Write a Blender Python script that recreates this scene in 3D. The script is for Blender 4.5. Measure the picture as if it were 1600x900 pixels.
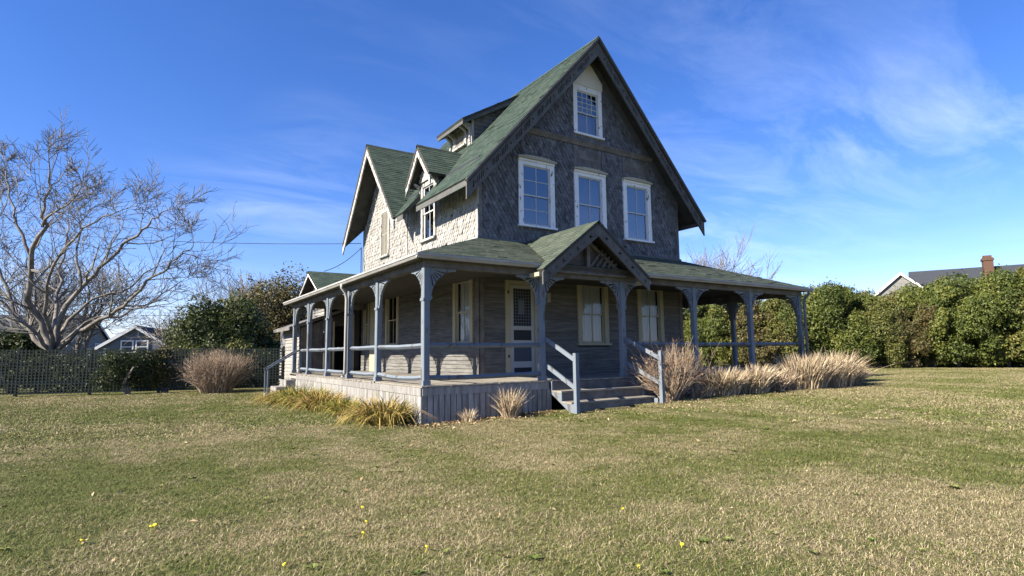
import bpy, bmesh, math, random
import numpy as np
from mathutils import Vector, Matrix
from mathutils.geometry import tessellate_polygon

for o in list(bpy.data.objects): bpy.data.objects.remove(o)
SC = bpy.context.scene
COL = SC.collection
rad = math.radians
random.seed(7)
rng = np.random.default_rng(7)

# ------------------------------------------------------------------ camera
CAM = Vector((-4.98, -11.13, 1.48)); FPX = 886.94
_y, _p, _r = rad(33.199), rad(6.494), rad(-0.7286)
FW = Vector((math.sin(_y)*math.cos(_p), math.cos(_y)*math.cos(_p), math.sin(_p)))
_R = Vector((math.cos(_y), -math.sin(_y), 0)); _U = _R.cross(FW)
RT = math.cos(_r)*_R + math.sin(_r)*_U
UP = -math.sin(_r)*_R + math.cos(_r)*_U
cam = bpy.data.cameras.new('camera'); camo = bpy.data.objects.new('camera', cam); COL.objects.link(camo)
M4 = Matrix((( RT.x, UP.x, -FW.x, CAM.x), (RT.y, UP.y, -FW.y, CAM.y), (RT.z, UP.z, -FW.z, CAM.z), (0, 0, 0, 1)))
camo.matrix_world = M4
cam.sensor_width = 36; cam.lens = FPX/1600*36; cam.clip_end = 3000; cam.clip_start = 0.05
SC.camera = camo
SC.render.resolution_x = 1024; SC.render.resolution_y = 576

# ------------------------------------------------------------------ sky and sun
SUN_EL, SUN_AZ = 33.3, 1.5       # elevation; degrees behind the front wall plane
w = bpy.data.worlds.new('World'); SC.world = w; w.use_nodes = True
nt = w.node_tree; nt.nodes.clear()
def nd(t, ty, **k):
    n = t.nodes.new(ty)
    for a, b in k.items(): setattr(n, a, b)
    return n
def mathn(t, op, a, b=None, clamp=False):
    n = nd(t, 'ShaderNodeMath', operation=op, use_clamp=clamp)
    for i, v in enumerate((a, b)):
        if v is None: continue
        if isinstance(v, (int, float)): n.inputs[i].default_value = v
        else: t.links.new(v, n.inputs[i])
    return n.outputs[0]
def mix(t, fac, a, b, mode='MIX'):
    n = nd(t, 'ShaderNodeMix', data_type='RGBA', blend_type=mode)
    for s, v in ((0, fac), (6, a), (7, b)):
        if isinstance(v, (int, float)): n.inputs[s].default_value = v
        elif isinstance(v, tuple): n.inputs[s].default_value = (*v, 1) if len(v) == 3 else v
        else: t.links.new(v, n.inputs[s])
    return n.outputs[2]
def noise(t, vec, scale, detail=4, rough=.55, dist=0):
    n = nd(t, 'ShaderNodeTexNoise'); n.inputs['Scale'].default_value = scale
    n.inputs['Detail'].default_value = detail; n.inputs['Roughness'].default_value = rough; n.inputs['Distortion'].default_value = dist
    if vec is not None: t.links.new(vec, n.inputs['Vector'])
    return n.outputs['Fac']
def ramp(t, fac, stops):
    n = nd(t, 'ShaderNodeValToRGB'); t.links.new(fac, n.inputs[0])
    e = n.color_ramp.elements
    while len(e) < len(stops): e.new(0.5)
    for i, (p, c) in enumerate(stops):
        e[i].position = p; e[i].color = (*c, 1) if isinstance(c, tuple) else (c, c, c, 1)
    return n.outputs[0]
sky = nd(nt, 'ShaderNodeTexSky', sky_type='NISHITA', sun_disc=False)
sky.sun_elevation = rad(SUN_EL); sky.sun_rotation = rad(-90 + SUN_AZ)
sky.altitude = 0; sky.air_density = 1.0; sky.dust_density = 0.0; sky.ozone_density = 2.0
hs = nd(nt, 'ShaderNodeHueSaturation'); hs.inputs['Saturation'].default_value = 1.18; hs.inputs['Value'].default_value = 1.0
tn = mix(nt, 1.0, sky.outputs[0], (.86, .86, 1.16), 'MULTIPLY'); nt.links.new(tn, hs.inputs['Color'])
tc = nd(nt, 'ShaderNodeTexCoord'); sp = nd(nt, 'ShaderNodeSeparateXYZ'); nt.links.new(tc.outputs['Generated'], sp.inputs[0])
den = mathn(nt, 'MAXIMUM', mathn(nt, 'ADD', sp.outputs[2], 0.10), 0.03)
cb = nd(nt, 'ShaderNodeCombineXYZ')
nt.links.new(mathn(nt, 'DIVIDE', sp.outputs[0], den), cb.inputs[0]); nt.links.new(mathn(nt, 'DIVIDE', sp.outputs[1], den), cb.inputs[1])
mp = nd(nt, 'ShaderNodeMapping'); nt.links.new(cb.outputs[0], mp.inputs[0])
mp.inputs['Rotation'].default_value = (0, 0, rad(128)); mp.inputs['Scale'].default_value = (0.8, 2.0, 1); mp.inputs['Location'].default_value = (3.1, 1.7, 0)
n1 = noise(nt, mp.outputs[0], 1.5, 9, .62, .55)
mp2 = nd(nt, 'ShaderNodeMapping'); nt.links.new(cb.outputs[0], mp2.inputs[0]); mp2.inputs['Location'].default_value = (-9, -2, 0)
n2 = noise(nt, mp2.outputs[0], .36, 3, .5, .3)
cf = mathn(nt, 'MULTIPLY', ramp(nt, n1, [(.42, 0.0), (1.0, 1.0)]), ramp(nt, n2, [(.40, 0.0), (.85, 1.0)]))
cf = mathn(nt, 'MULTIPLY', cf, .9, True)
skc = mix(nt, cf, hs.outputs[0], (8.5, 9.3, 10.8))
bg = nd(nt, 'ShaderNodeBackground'); bg.inputs['Strength'].default_value = 0.062
nt.links.new(skc, bg.inputs[0]); wo = nd(nt, 'ShaderNodeOutputWorld'); nt.links.new(bg.outputs[0], wo.inputs[0])

sd = bpy.data.lights.new('sun', 'SUN'); so = bpy.data.objects.new('sun', sd); COL.objects.link(so)
sd.energy = 5.0; sd.angle = rad(.53); sd.color = (1, .90, .74)
so.location = (-30, 5, 30)
so.rotation_euler = Vector((math.cos(rad(SUN_EL))*math.cos(rad(SUN_AZ)), -math.cos(rad(SUN_EL))*math.sin(rad(SUN_AZ)), -math.sin(rad(SUN_EL)))).to_track_quat('-Z', 'Y').to_euler()
SC.view_settings.view_transform = 'Standard'; SC.view_settings.look = 'None'
SC.view_settings.gamma = 1; SC.view_settings.use_curve_mapping = False
SC.view_settings.exposure = 1.62

# ------------------------------------------------------------------ helpers
def at(px, py, depth):            # a point of the place: along the sight line of a photo pixel, at a metric depth
    return CAM + depth*(FW + RT*((px-800)/FPX) - UP*((py-450)/FPX))
def sstep(a, b, x):
    t = min(1, max(0, (x-a)/(b-a))); return t*t*(3-2*t)
def gh(x, y):                     # ground height
    return 0.20*sstep(-0.5, 8.5, x) + 0.03*math.sin(x*.21+1)*math.sin(y*.17) * sstep(-1, -6, y) + 0.10*sstep(-6, -16, x)
def on_ground(px, depth):         # ground point below/above a pixel column at a depth
    p = at(px, 545, depth); return Vector((p.x, p.y, gh(p.x, p.y)))

class MB:
    def __init__(s): s.v = []; s.f = []; s.r = []
    def add(s, vs, fs, r=None):
        b = len(s.v); s.v += [tuple(v) for v in vs]; s.f += [tuple(i+b for i in f) for f in fs]
        if r is None: r = random.random()
        s.r += [r]*len(fs)
    def box(s, x0, x1, y0, y1, z0, z1, r=None):
        s.add([(x, y, z) for z in (z0, z1) for y in (y0, y1) for x in (x0, x1)],
              [(0, 2, 3, 1), (4, 5, 7, 6), (0, 1, 5, 4), (2, 6, 7, 3), (0, 4, 6, 2), (1, 3, 7, 5)], r)
    def mbox(s, m, u0, u1, v0, v1, w0, w1, r=None):     # box in a wall's own (along, up, out) axes
        s.add([m(u, v, w_) for w_ in (w0, w1) for v in (v0, v1) for u in (u0, u1)],
              [(0, 2, 3, 1), (4, 5, 7, 6), (0, 1, 5, 4), (2, 6, 7, 3), (0, 4, 6, 2), (1, 3, 7, 5)], r)
    def bar(s, a, b, wd, ht, up=(0, 0, 1), roll=0, r=None):   # square bar from a to b
        a, b = Vector(a), Vector(b); d = (b-a).normalized(); sx = d.cross(Vector(up))
        if sx.length < 1e-4: sx = d.cross(Vector((1, 0, 0)))
        sx.normalize(); sy = sx.cross(d).normalized()
        if roll: sx, sy = math.cos(roll)*sx + math.sin(roll)*sy, -math.sin(roll)*sx + math.cos(roll)*sy
        c = []
        for p in (a, b):
            for (i, j) in ((-1, -1), (1, -1), (1, 1), (-1, 1)): c.append(p + sx*(i*wd/2) + sy*(j*ht/2))
        s.add(c, [(3, 2, 1, 0), (4, 5, 6, 7), (0, 1, 5, 4), (1, 2, 6, 5), (2, 3, 7, 6), (3, 0, 4, 7)], r)
    def tube(s, pts, rads, n=6, cap=True, r=None):
        pts = [Vector(p) for p in pts]; rings = []
        ref = Vector((.31, .22, .92))
        for i, p in enumerate(pts):
            d = (pts[min(i+1, len(pts)-1)] - pts[max(i-1, 0)]); d = d.normalized() if d.length > 1e-9 else Vector((0, 0, 1))
            sx = d.cross(ref)
            if sx.length < .05: sx = d.cross(Vector((1, 0, 0)))
            sx.normalize(); sy = d.cross(sx)
            rings += [p + (sx*math.cos(2*math.pi*k/n) + sy*math.sin(2*math.pi*k/n))*rads[i] for k in range(n)]
        f = []
        for i in range(len(pts)-1):
            for k in range(n): f.append((i*n+k, i*n+(k+1) % n, (i+1)*n+(k+1) % n, (i+1)*n+k))
        if cap: f += [tuple(range(n))[::-1], tuple((len(pts)-1)*n+k for k in range(n))]
        s.add(rings, f, r)
    def prism(s, poly, m, w0, w1, holes=(), r=None):    # 2-D outline with holes, thickness w0..w1, through map m(u,v,w)
        loops = [[Vector((p[0], p[1], 0)) for p in poly]] + [[Vector((p[0], p[1], 0)) for p in h] for h in holes]
        tri = tessellate_polygon(loops); flat = [p for l in loops for p in l]; n = len(flat)
        vs = [m(p.x, p.y, w0) for p in flat] + [m(p.x, p.y, w1) for p in flat]
        fs = [tuple(t) for t in tri] + [tuple(i+n for i in t[::-1]) for t in tri]
        b = 0
        for l in loops:
            k = len(l)
            fs += [(b+i, b+(i+1) % k, n+b+(i+1) % k, n+b+i) for i in range(k)]; b += k
        s.add(vs, fs, r)
    def mesh(s, name, mat, smooth=False):
        me = bpy.data.meshes.new(name); me.from_pydata(s.v, [], s.f)
        if mat: me.materials.append(mat)
        a = me.attributes.new('rnd', 'FLOAT', 'FACE'); a.data.foreach_set('value', s.r)
        if len(s.f) < 60000:
            bm = bmesh.new(); bm.from_mesh(me); bmesh.ops.recalc_face_normals(bm, faces=bm.faces); bm.to_mesh(me); bm.free()
        if smooth: me.polygons.foreach_set('use_smooth', [True]*len(me.polygons))
        me.update(); return me
    def build(s, name, mat, parent=None, smooth=False, kind=None):
        o = bpy.data.objects.new(name, s.mesh(name, mat, smooth)); COL.objects.link(o)
        if parent: o.parent = parent
        if kind: o['kind'] = kind
        return o
def np_mesh(name, V, F, mat, rnd=None):               # V (n,3), F (m,k)
    me = bpy.data.meshes.new(name); k = F.shape[1]
    me.vertices.add(len(V)); me.vertices.foreach_set('co', V.astype(np.float32).ravel())
    me.loops.add(F.size); me.loops.foreach_set('vertex_index', F.astype(np.int32).ravel())
    me.polygons.add(len(F)); me.polygons.foreach_set('loop_start', np.arange(0, F.size, k, dtype=np.int32))
    me.update(calc_edges=True); me.validate()
    if mat: me.materials.append(mat)
    if rnd is not None:
        a = me.attributes.new('rnd', 'FLOAT', 'FACE'); a.data.foreach_set('value', rnd.astype(np.float32))
    return me
def link(name, me, parent=None, loc=None, kind=None):
    o = bpy.data.objects.new(name, me); COL.objects.link(o)
    if parent: o.parent = parent
    if loc is not None: o.location = loc
    if kind: o['kind'] = kind
    return o
def tag(o, label, cat, group=None):
    o['label'] = label; o['category'] = cat
    if group: o['group'] = group
    return o
def thing(name, label, cat, loc=(0, 0, 0), rz=0, group=None):
    o = bpy.data.objects.new(name, None); COL.objects.link(o); o.location = loc; o.rotation_euler = (0, 0, rz); o.empty_display_size = .2
    return tag(o, label, cat, group)
def clip(poly, conv):            # Sutherland-Hodgman, conv counter-clockwise
    out = poly
    for i in range(len(conv)):
        a, b = conv[i], conv[(i+1) % len(conv)]; inp = out; out = []
        if not inp: return []
        def side(p): return (b[0]-a[0])*(p[1]-a[1]) - (b[1]-a[1])*(p[0]-a[0])
        for j in range(len(inp)):
            p, q = inp[j-1], inp[j]; sp_, sq = side(p), side(q)
            if (sp_ >= 0) != (sq >= 0):
                t = sp_/(sp_-sq); out.append((p[0]+t*(q[0]-p[0]), p[1]+t*(q[1]-p[1])))
            if sq >= 0: out.append(q)
    return out
def ccw(poly):
    a = sum(poly[i-1][0]*poly[i][1]-poly[i][0]*poly[i-1][1] for i in range(len(poly)))
    return poly if a > 0 else poly[::-1]
def area(poly): return abs(sum(poly[i-1][0]*poly[i][1]-poly[i][0]*poly[i-1][1] for i in range(len(poly))))/2

# ------------------------------------------------------------------ materials
def new_mat(name, rough=.8, spec=.3):
    m = bpy.data.materials.new(name); m.use_nodes = True; t = m.node_tree
    b = t.nodes['Principled BSDF']; b.inputs['Roughness'].default_value = rough; b.inputs['Specular IOR Level'].default_value = spec
    return m, t, b
def pos(t): return nd(t, 'ShaderNodeNewGeometry').outputs['Position']
def objco(t): return nd(t, 'ShaderNodeTexCoord').outputs['Object']
def attr(t, n='rnd'): return nd(t, 'ShaderNodeAttribute', attribute_name=n).outputs['Fac']
def orand(t): return nd(t, 'ShaderNodeObjectInfo').outputs['Random']
def mapped(t, vec, sc):
    n = nd(t, 'ShaderNodeMapping'); n.inputs['Scale'].default_value = sc; t.links.new(vec, n.inputs[0]); return n.outputs[0]
def bump(t, b, h, strength=.3, dist=.01):
    n = nd(t, 'ShaderNodeBump'); n.inputs['Strength'].default_value = strength; n.inputs['Distance'].default_value = dist
    t.links.new(h, n.inputs['Height']); t.links.new(n.outputs[0], b.inputs['Normal'])
def wood(name, c0, c1, grain=(6, 6, 6), stain=.35, dark=(.05, .045, .04), rough=.85, src='obj', spread=.35, stainsc=1.3):
    """weathered wood or old paint: grain streaks, blotches of dirt, a tone of its own for each board"""
    m, t, b = new_mat(name, rough, .25)
    p = pos(t); r = orand(t) if src == 'obj' else attr(t)
    g = noise(t, mapped(t, p, grain), 1.0, 6, .65)
    c = mix(t, ramp(t, g, [(.3, 0.0), (.7, 1.0)]), c0, c1)
    v = mathn(t, 'ADD', mathn(t, 'MULTIPLY', r, spread), 1-spread*.5)
    vm = nd(t, 'ShaderNodeVectorMath', operation='SCALE'); t.links.new(c, vm.inputs[0]); t.links.new(v, vm.inputs['Scale'])
    st = ramp(t, noise(t, p, stainsc, 7, .7), [(.5, 0.0), (.75, stain)])
    t.links.new(mix(t, st, vm.outputs[0], dark), b.inputs['Base Color'])
    bump(t, b, g, .25, .008)
    return m
def peeling(name, paint, under, amount=.55, sc=7, rough=.6, stretch=(1, 1, .45)):
    """old paint flaking off in chips down to bare wood"""
    m, t, b = new_mat(name, rough, .3); p = pos(t)
    ch = ramp(t, noise(t, mapped(t, p, stretch), sc, 6, .6, .4), [(amount, 0.0), (amount+.03, 1.0)])
    dirt = noise(t, p, 2.2, 5, .6)
    pc = mix(t, ramp(t, dirt, [(.35, 0.0), (.75, .35)]), paint, tuple(x*.62 for x in paint))
    t.links.new(mix(t, ch, pc, under), b.inputs['Base Color'])
    inv = mathn(t, 'SUBTRACT', 1.0, ch); bump(t, b, inv, .5, .004)
    return m
MT = {}
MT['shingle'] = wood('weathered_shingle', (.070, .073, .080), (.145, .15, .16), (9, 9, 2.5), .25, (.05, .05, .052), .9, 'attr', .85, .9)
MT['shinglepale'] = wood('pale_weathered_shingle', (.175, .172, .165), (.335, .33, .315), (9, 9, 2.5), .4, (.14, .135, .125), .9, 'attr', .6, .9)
MT['clap'] = wood('weathered_clapboard', (.068, .068, .067), (.165, .163, .156), (1.6, 1.6, 22), .55, (.05, .043, .034), .85, 'obj', .28, 1.1)
MT['greywood'] = wood('grey_weathered_wood', (.08, .075, .072), (.17, .163, .155), (3, 3, 3), .5, (.04, .036, .033), .9, 'obj', .3)
MT['deck'] = wood('deck_boards', (.15, .138, .115), (.27, .25, .215), (4, 4, 4), .5, (.12, .105, .085), .9, 'obj', .35, 2.2)
MT['skirt'] = wood('skirt_boards', (.13, .126, .122), (.30, .294, .282), (10, 10, 1.5), .5, (.12, .11, .10), .9, 'obj', .4, 2.0)
MT['porch'] = peeling('faded_grey_blue_paint', (.135, .162, .195), (.085, .083, .08), .58, 5, .7, (1, 1, .3))
MT['verge'] = wood('verge_boards', (.060, .059, .058), (.115, .113, .11), (4, 4, 4), .5, (.03, .075, .07), .85, 'obj', .2, 2.0)
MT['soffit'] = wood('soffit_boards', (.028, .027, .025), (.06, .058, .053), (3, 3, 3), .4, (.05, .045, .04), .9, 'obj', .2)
MT['white'] = peeling('peeling_white_paint', (.70, .715, .72), (.06, .055, .052), .62, 8)
MT['whitebad'] = peeling('worn_cream_paint', (.37, .365, .345), (.12, .115, .108), .55, 9)
MT['pale'] = peeling('pale_board_paint', (.60, .58, .50), (.3, .28, .25), .72, 4)
MT['cream'] = peeling('cream_paint', (.34, .315, .225), (.11, .09, .065), .68, 7)
MT['sash'] = peeling('sash_paint', (.48, .495, .50), (.14, .13, .12), .70, 12)
MT['corner'] = peeling('corner_board_paint', (.30, .295, .28), (.11, .105, .10), .6, 6)
MT['gutter'] = wood('painted_gutter', (.23, .23, .225), (.34, .34, .335), (2, 2, 2), .5, (.22, .2, .18), .5, 'obj', .1, 2.5)
MT['dooorw'] = peeling('door_paint', (.36, .365, .36), (.1, .095, .09), .72, 6)
m, t, b = new_mat('dark_screen', .6, .3); b.inputs['Base Color'].default_value = (.012, .014, .02, 1); MT['dark'] = m
m, t, b = new_mat('door_panel_blue', .45, .5); b.inputs['Base Color'].default_value = (.02, .028, .05, 1); MT['panel'] = m
m, t, b = new_mat('curtain', .9, .1); b.inputs['Base Color'].default_value = (.42, .44, .46, 1)
wv = noise(t, mapped(t, pos(t), (14, 14, .4)), 1, 2); t.links.new(mix(t, wv, (.05, .06, .075), (.10, .115, .135)), b.inputs['Base Color']); MT['curtain'] = m
m, t, b = new_mat('pale_curtain', .9, .1); wv = noise(t, mapped(t, pos(t), (14, 14, .4)), 1, 2); t.links.new(mix(t, wv, (.30, .32, .35), (.45, .47, .49)), b.inputs['Base Color']); MT['palecurtain'] = m
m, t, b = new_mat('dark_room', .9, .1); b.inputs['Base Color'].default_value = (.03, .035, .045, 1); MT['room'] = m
m, t, b = new_mat('shutter', .7, .3); t.links.new(mix(t, noise(t, mapped(t, pos(t), (1, 1, 12)), 2, 4), (.16, .152, .13), (.24, .228, .19)), b.inputs['Base Color']); MT['shutter'] = m
# glass: mirror sheen over a clear pane
m = bpy.data.materials.new('window_glass'); m.use_nodes = True; t = m.node_tree; t.nodes.clear()
gl = nd(t, 'ShaderNodeBsdfGlossy'); gl.inputs['Roughness'].default_value = .03; gl.inputs['Color'].default_value = (.9, .95, 1, 1)
tr = nd(t, 'ShaderNodeBsdfTransparent'); tr.inputs['Color'].default_value = (.62, .68, .72, 1)
ge = nd(t, 'ShaderNodeNewGeometry'); dv = nd(t, 'ShaderNodeVectorMath', operation='DOT_PRODUCT'); t.links.new(ge.outputs['Normal'], dv.inputs[0]); t.links.new(ge.outputs['Incoming'], dv.inputs[1])
sch = mathn(t, 'POWER', mathn(t, 'SUBTRACT', 1.0, mathn(t, 'ABSOLUTE', dv.outputs['Value'])), 5.0); frv = mathn(t, 'ADD', mathn(t, 'MULTIPLY', sch, .8), .20)
bp = nd(t, 'ShaderNodeBump'); bp.inputs['Strength'].default_value = .12; bp.inputs['Distance'].default_value = .02
t.links.new(noise(t, pos(t), 2.4, 2), bp.inputs['Height']); t.links.new(bp.outputs[0], gl.inputs['Normal'])
ms = nd(t, 'ShaderNodeMixShader'); t.links.new(frv, ms.inputs[0]); t.links.new(tr.outputs[0], ms.inputs[1]); t.links.new(gl.outputs[0], ms.inputs[2])
ou = nd(t, 'ShaderNodeOutputMaterial'); t.links.new(ms.outputs[0], ou.inputs[0]); MT['glass'] = m
m2 = m.copy(); m2.name = 'single_pane_glass'; MT['glass1'] = m2
for n_ in m2.node_tree.nodes:
    if n_.type == 'MATH' and n_.operation == 'ADD': n_.inputs[1].default_value = .045
    if n_.type == 'BSDF_TRANSPARENT': n_.inputs[0].default_value = (.86, .89, .9, 1)
# roof shingles
def roofmat(name, a, bb, c):
    m, t, b = new_mat(name, .9, .25); r = attr(t); p = pos(t)
    col = ramp(t, r, [(0, a), (.55, bb), (1, c)])
    li = ramp(t, noise(t, p, .8, 8, .72), [(.45, 0.0), (.75, .32)])
    col = mix(t, li, col, (.09, .11, .08)); g = noise(t, p, 90, 3, .7)
    col = mix(t, .35, col, mix(t, g, (.2, .2, .2), (.8, .8, .8)), 'OVERLAY')
    t.links.new(col, b.inputs['Base Color']); bump(t, b, g, .4, .004); return m
MT['roof'] = roofmat('green_asphalt_shingle', (.026, .044, .036), (.036, .058, .047), (.050, .073, .059))
MT['roofold'] = roofmat('faded_green_shingle', (.042, .056, .043), (.053, .068, .052), (.072, .086, .064))
def plain(name, c, rough=.7, spec=.3, var=.25, sc=4):
    m, t, b = new_mat(name, rough, spec)
    t.links.new(mix(t, noise(t, pos(t), sc, 5, .6), tuple(x*(1-var) for x in c), tuple(x*(1+var) for x in c)), b.inputs['Base Color']); return m

# ------------------------------------------------------------------ lawn
def lawn_colours(t, p):
    """patches of green, olive and straw over the lawn; returns factors"""
    a = noise(t, p, .23, 5, .6, .4); c = noise(t, p, 1.15, 5, .65, .3)
    dry = ramp(t, mathn(t, 'ADD', mathn(t, 'MULTIPLY', a, .62), mathn(t, 'MULTIPLY', c, .38)), [(.42, 0.0), (.57, 1.0)])
    wvn = nd(t, 'ShaderNodeTexWave', wave_type='BANDS', bands_direction='X', wave_profile='SIN'); wvn.inputs['Scale'].default_value = .22; wvn.inputs['Distortion'].default_value = 1.2; wvn.inputs['Detail'].default_value = 1; wvn.inputs['Detail Scale'].default_value = .6; t.links.new(p, wvn.inputs['Vector'])
    dry = mathn(t, 'ADD', dry, mathn(t, 'MULTIPLY', mathn(t, 'SUBTRACT', wvn.outputs['Fac'], .5), .22), True)
    for (cx_, cy_, r_, am) in ((-6.7, 2.6, 1.0, -.6), (-2.5, -5.0, 1.5, .28), (-2.8, -6.8, 1.2, .25), (-1.2, -7.6, 1.4, .3), (1.2, -8.6, 1.6, .3), (-.2, -3.6, 1.6, .15), (2.6, -3.0, 2.0, -.32), (8.5, -3.5, 3.2, -.2), (-4.5, 7, 5, -.25), (-4.4, -3.6, 1.6, -.15), (1.3, -.5, .9, .35)):
        dn = nd(t, 'ShaderNodeVectorMath', operation='DISTANCE'); t.links.new(p, dn.inputs[0]); dn.inputs[1].default_value = (cx_, cy_, 0.05)
        gs_ = mathn(t, 'MULTIPLY', mathn(t, 'POWER', 2.718, mathn(t, 'MULTIPLY', mathn(t, 'POWER', dn.outputs['Value'], 2.0), -1/(r_*r_))), am)
        dry = mathn(t, 'ADD', dry, gs_, True)
    return dry, c
LG = bpy.data.node_groups  # noqa
m, t, b = new_mat('lawn_soil', .95, .1); p = pos(t)
dry, cc = lawn_colours(t, p)
sxyz = nd(t, 'ShaderNodeSeparateXYZ'); t.links.new(p, sxyz.inputs[0])
dd = nd(t, 'ShaderNodeVectorMath', operation='DISTANCE'); t.links.new(p, dd.inputs[0]); dd.inputs[1].default_value = tuple(CAM)
near = ramp(t, mathn(t, 'MULTIPLY', dd.outputs['Value'], 1/40), [(.12, 1.0), (.5, 0.0)])
dry2 = mathn(t, 'MULTIPLY', dry, mathn(t, 'ADD', mathn(t, 'MULTIPLY', near, .45), .5))
base = mix(t, dry2, (.085, .10, .03), (.19, .158, .085))
fine = noise(t, mapped(t, p, (1, 1, 1)), 34, 6, .75)
base = mix(t, .75, base, mix(t, fine, (.12, .12, .12), (.88, .88, .88)), 'OVERLAY')
t.links.new(base, b.inputs['Base Color']); bump(t, b, fine, .9, .05); MT['lawn'] = m
m, t, b = new_mat('grass_blade', .65, .2); p = pos(t); dry, cc = lawn_colours(t, p); r = attr(t)
dry = mathn(t, 'ADD', mathn(t, 'MULTIPLY', dry, .66), .06)
isd = mathn(t, 'LESS_THAN', r, dry)
gcol = ramp(t, mathn(t, 'FRACT', mathn(t, 'MULTIPLY', r, 7.3)), [(0, (.058, .082, .018)), (.6, (.115, .137, .035)), (1, (.19, .18, .058))])
dcol = ramp(t, mathn(t, 'FRACT', mathn(t, 'MULTIPLY', r, 5.7)), [(0, (.15, .115, .06)), (.5, (.29, .24, .137)), (1, (.49, .42, .275))])
t.links.new(mix(t, isd, gcol, dcol), b.inputs['Base Color'])
b.inputs['Subsurface Weight'].default_value = 0
MT['blade'] = m

def graded(lo, hi, n0, n1, mid0, mid1):
    return sorted(set(list(np.linspace(lo, mid0, n0)) + list(np.linspace(mid0, mid1, n1)) + list(np.linspace(mid1, hi, n0))))
gx = [-900, -500, -250, -120, -70, -45] + list(np.arange(-34, 70.1, 1.0)) + [90, 130, 250, 500, 900]
gy = [-900, -300, -120, -60, -35] + list(np.arange(-24, 60.1, 1.0)) + [80, 130, 250, 500, 900]
V = np.array([(x, y, gh(x, y)) for y in gy for x in gx]); nx = len(gx)
F = np.array([(j*nx+i, j*nx+i+1, (j+1)*nx+i+1, (j+1)*nx+i) for j in range(len(gy)-1) for i in range(nx-1)])
lawn = link('lawn', np_mesh('lawn', V, F, MT['lawn'])); lawn['kind'] = 'structure'
lawn.data.polygons.foreach_set('use_smooth', [True]*len(F))

def blades(n, sx, hmin, hmax, wid, lean):
    """n short grass blades on a square of side sx"""
    P = np.zeros((n, 5, 3)); xy = (rng.random((n, 2))-.5)*sx; a = rng.random(n)*2*np.pi; h = hmin+(hmax-hmin)*rng.random(n)**1.6
    l = lean*(.3+rng.random(n))*h; d = np.stack([np.cos(a), np.sin(a)], 1); s = np.stack([-np.sin(a), np.cos(a)], 1)*(wid*(.6+.8*rng.random(n)))[:, None]
    P[:, 0, :2] = xy-s; P[:, 1, :2] = xy+s
    P[:, 2, :2] = xy+d*(l*.35)[:, None]+s*.8; P[:, 3, :2] = xy+d*(l*.35)[:, None]-s*.8
    P[:, 2, 2] = P[:, 3, 2] = h*.6
    P[:, 4, :2] = xy+d*l[:, None]; P[:, 4, 2] = h*np.maximum(.25, 1-.35*lean*rng.random(n))
    i = np.arange(n)[:, None]*5
    F = np.concatenate([i+np.array([[0, 1, 2]]), i+np.array([[0, 2, 3]]), i+np.array([[3, 2, 4]])])
    r = rng.random(n); return P.reshape(-1, 3), F, np.concatenate([r, r, r])
turf_col = bpy.data.collections.new('turf_pieces')
for k in range(4):
    V, F, r = blades(3200, .62, .010, .042, .0019, 1.8)
    o = bpy.data.objects.new('turf_piece', np_mesh('turf_piece', V, F, MT['blade'], r)); turf_col.objects.link(o)
for k in range(3):
    V, F, r = blades(3600, 1.35, .015, .045, .0042, 1.5)
    o = bpy.data.objects.new('turf_piece_wide', np_mesh('turf_piece_wide', V, F, MT['blade'], r)); turf_col.objects.link(o)
pts, idx = [], []
def in_house(x, y): return -.05 < x < 14.9 and -.05 < y < 17
for step, dmin, dmax, i0, k in ((.5, 0, 12.5, 0, 4), (1.05, 12.5, 46, 4, 3)):
    n = int(90/step)
    for iy in range(n):
        for ix in range(n):
            x = -40+ix*step*1.25 if step > 1 else CAM.x-14+ix*step; y = -13+iy*step
            d = Vector((x, y, 0))-Vector((CAM.x, CAM.y, 0)); dep = d.dot(Vector((FW.x, FW.y, 0)).normalized()); lat = abs(d.dot(RT))
            if dep < 2.4 or not (dmin <= d.length < dmax) or lat > dep*1.0+1 or in_house(x, y): continue
            if y > 18.4-.22*(x+9.35)-.3 and x < 1: continue
            x += (random.random()-.5)*.15; y += (random.random()-.5)*.15
            pts.append((x, y, gh(x, y)-.004)); idx.append(i0+random.randrange(k))
me = bpy.data.meshes.new('lawn_grass'); me.from_pydata(pts, [], [])
me.attributes.new('pick', 'INT', 'POINT').data.foreach_set('value', idx)
me.attributes.new('turn', 'FLOAT', 'POINT').data.foreach_set('value', [random.random()*6.283 for _ in idx])
me.materials.append(MT['blade'])
grass = link('lawn_grass', me, kind='stuff'); tag(grass, 'short dry and green grass blades covering the whole lawn', 'grass')
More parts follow.
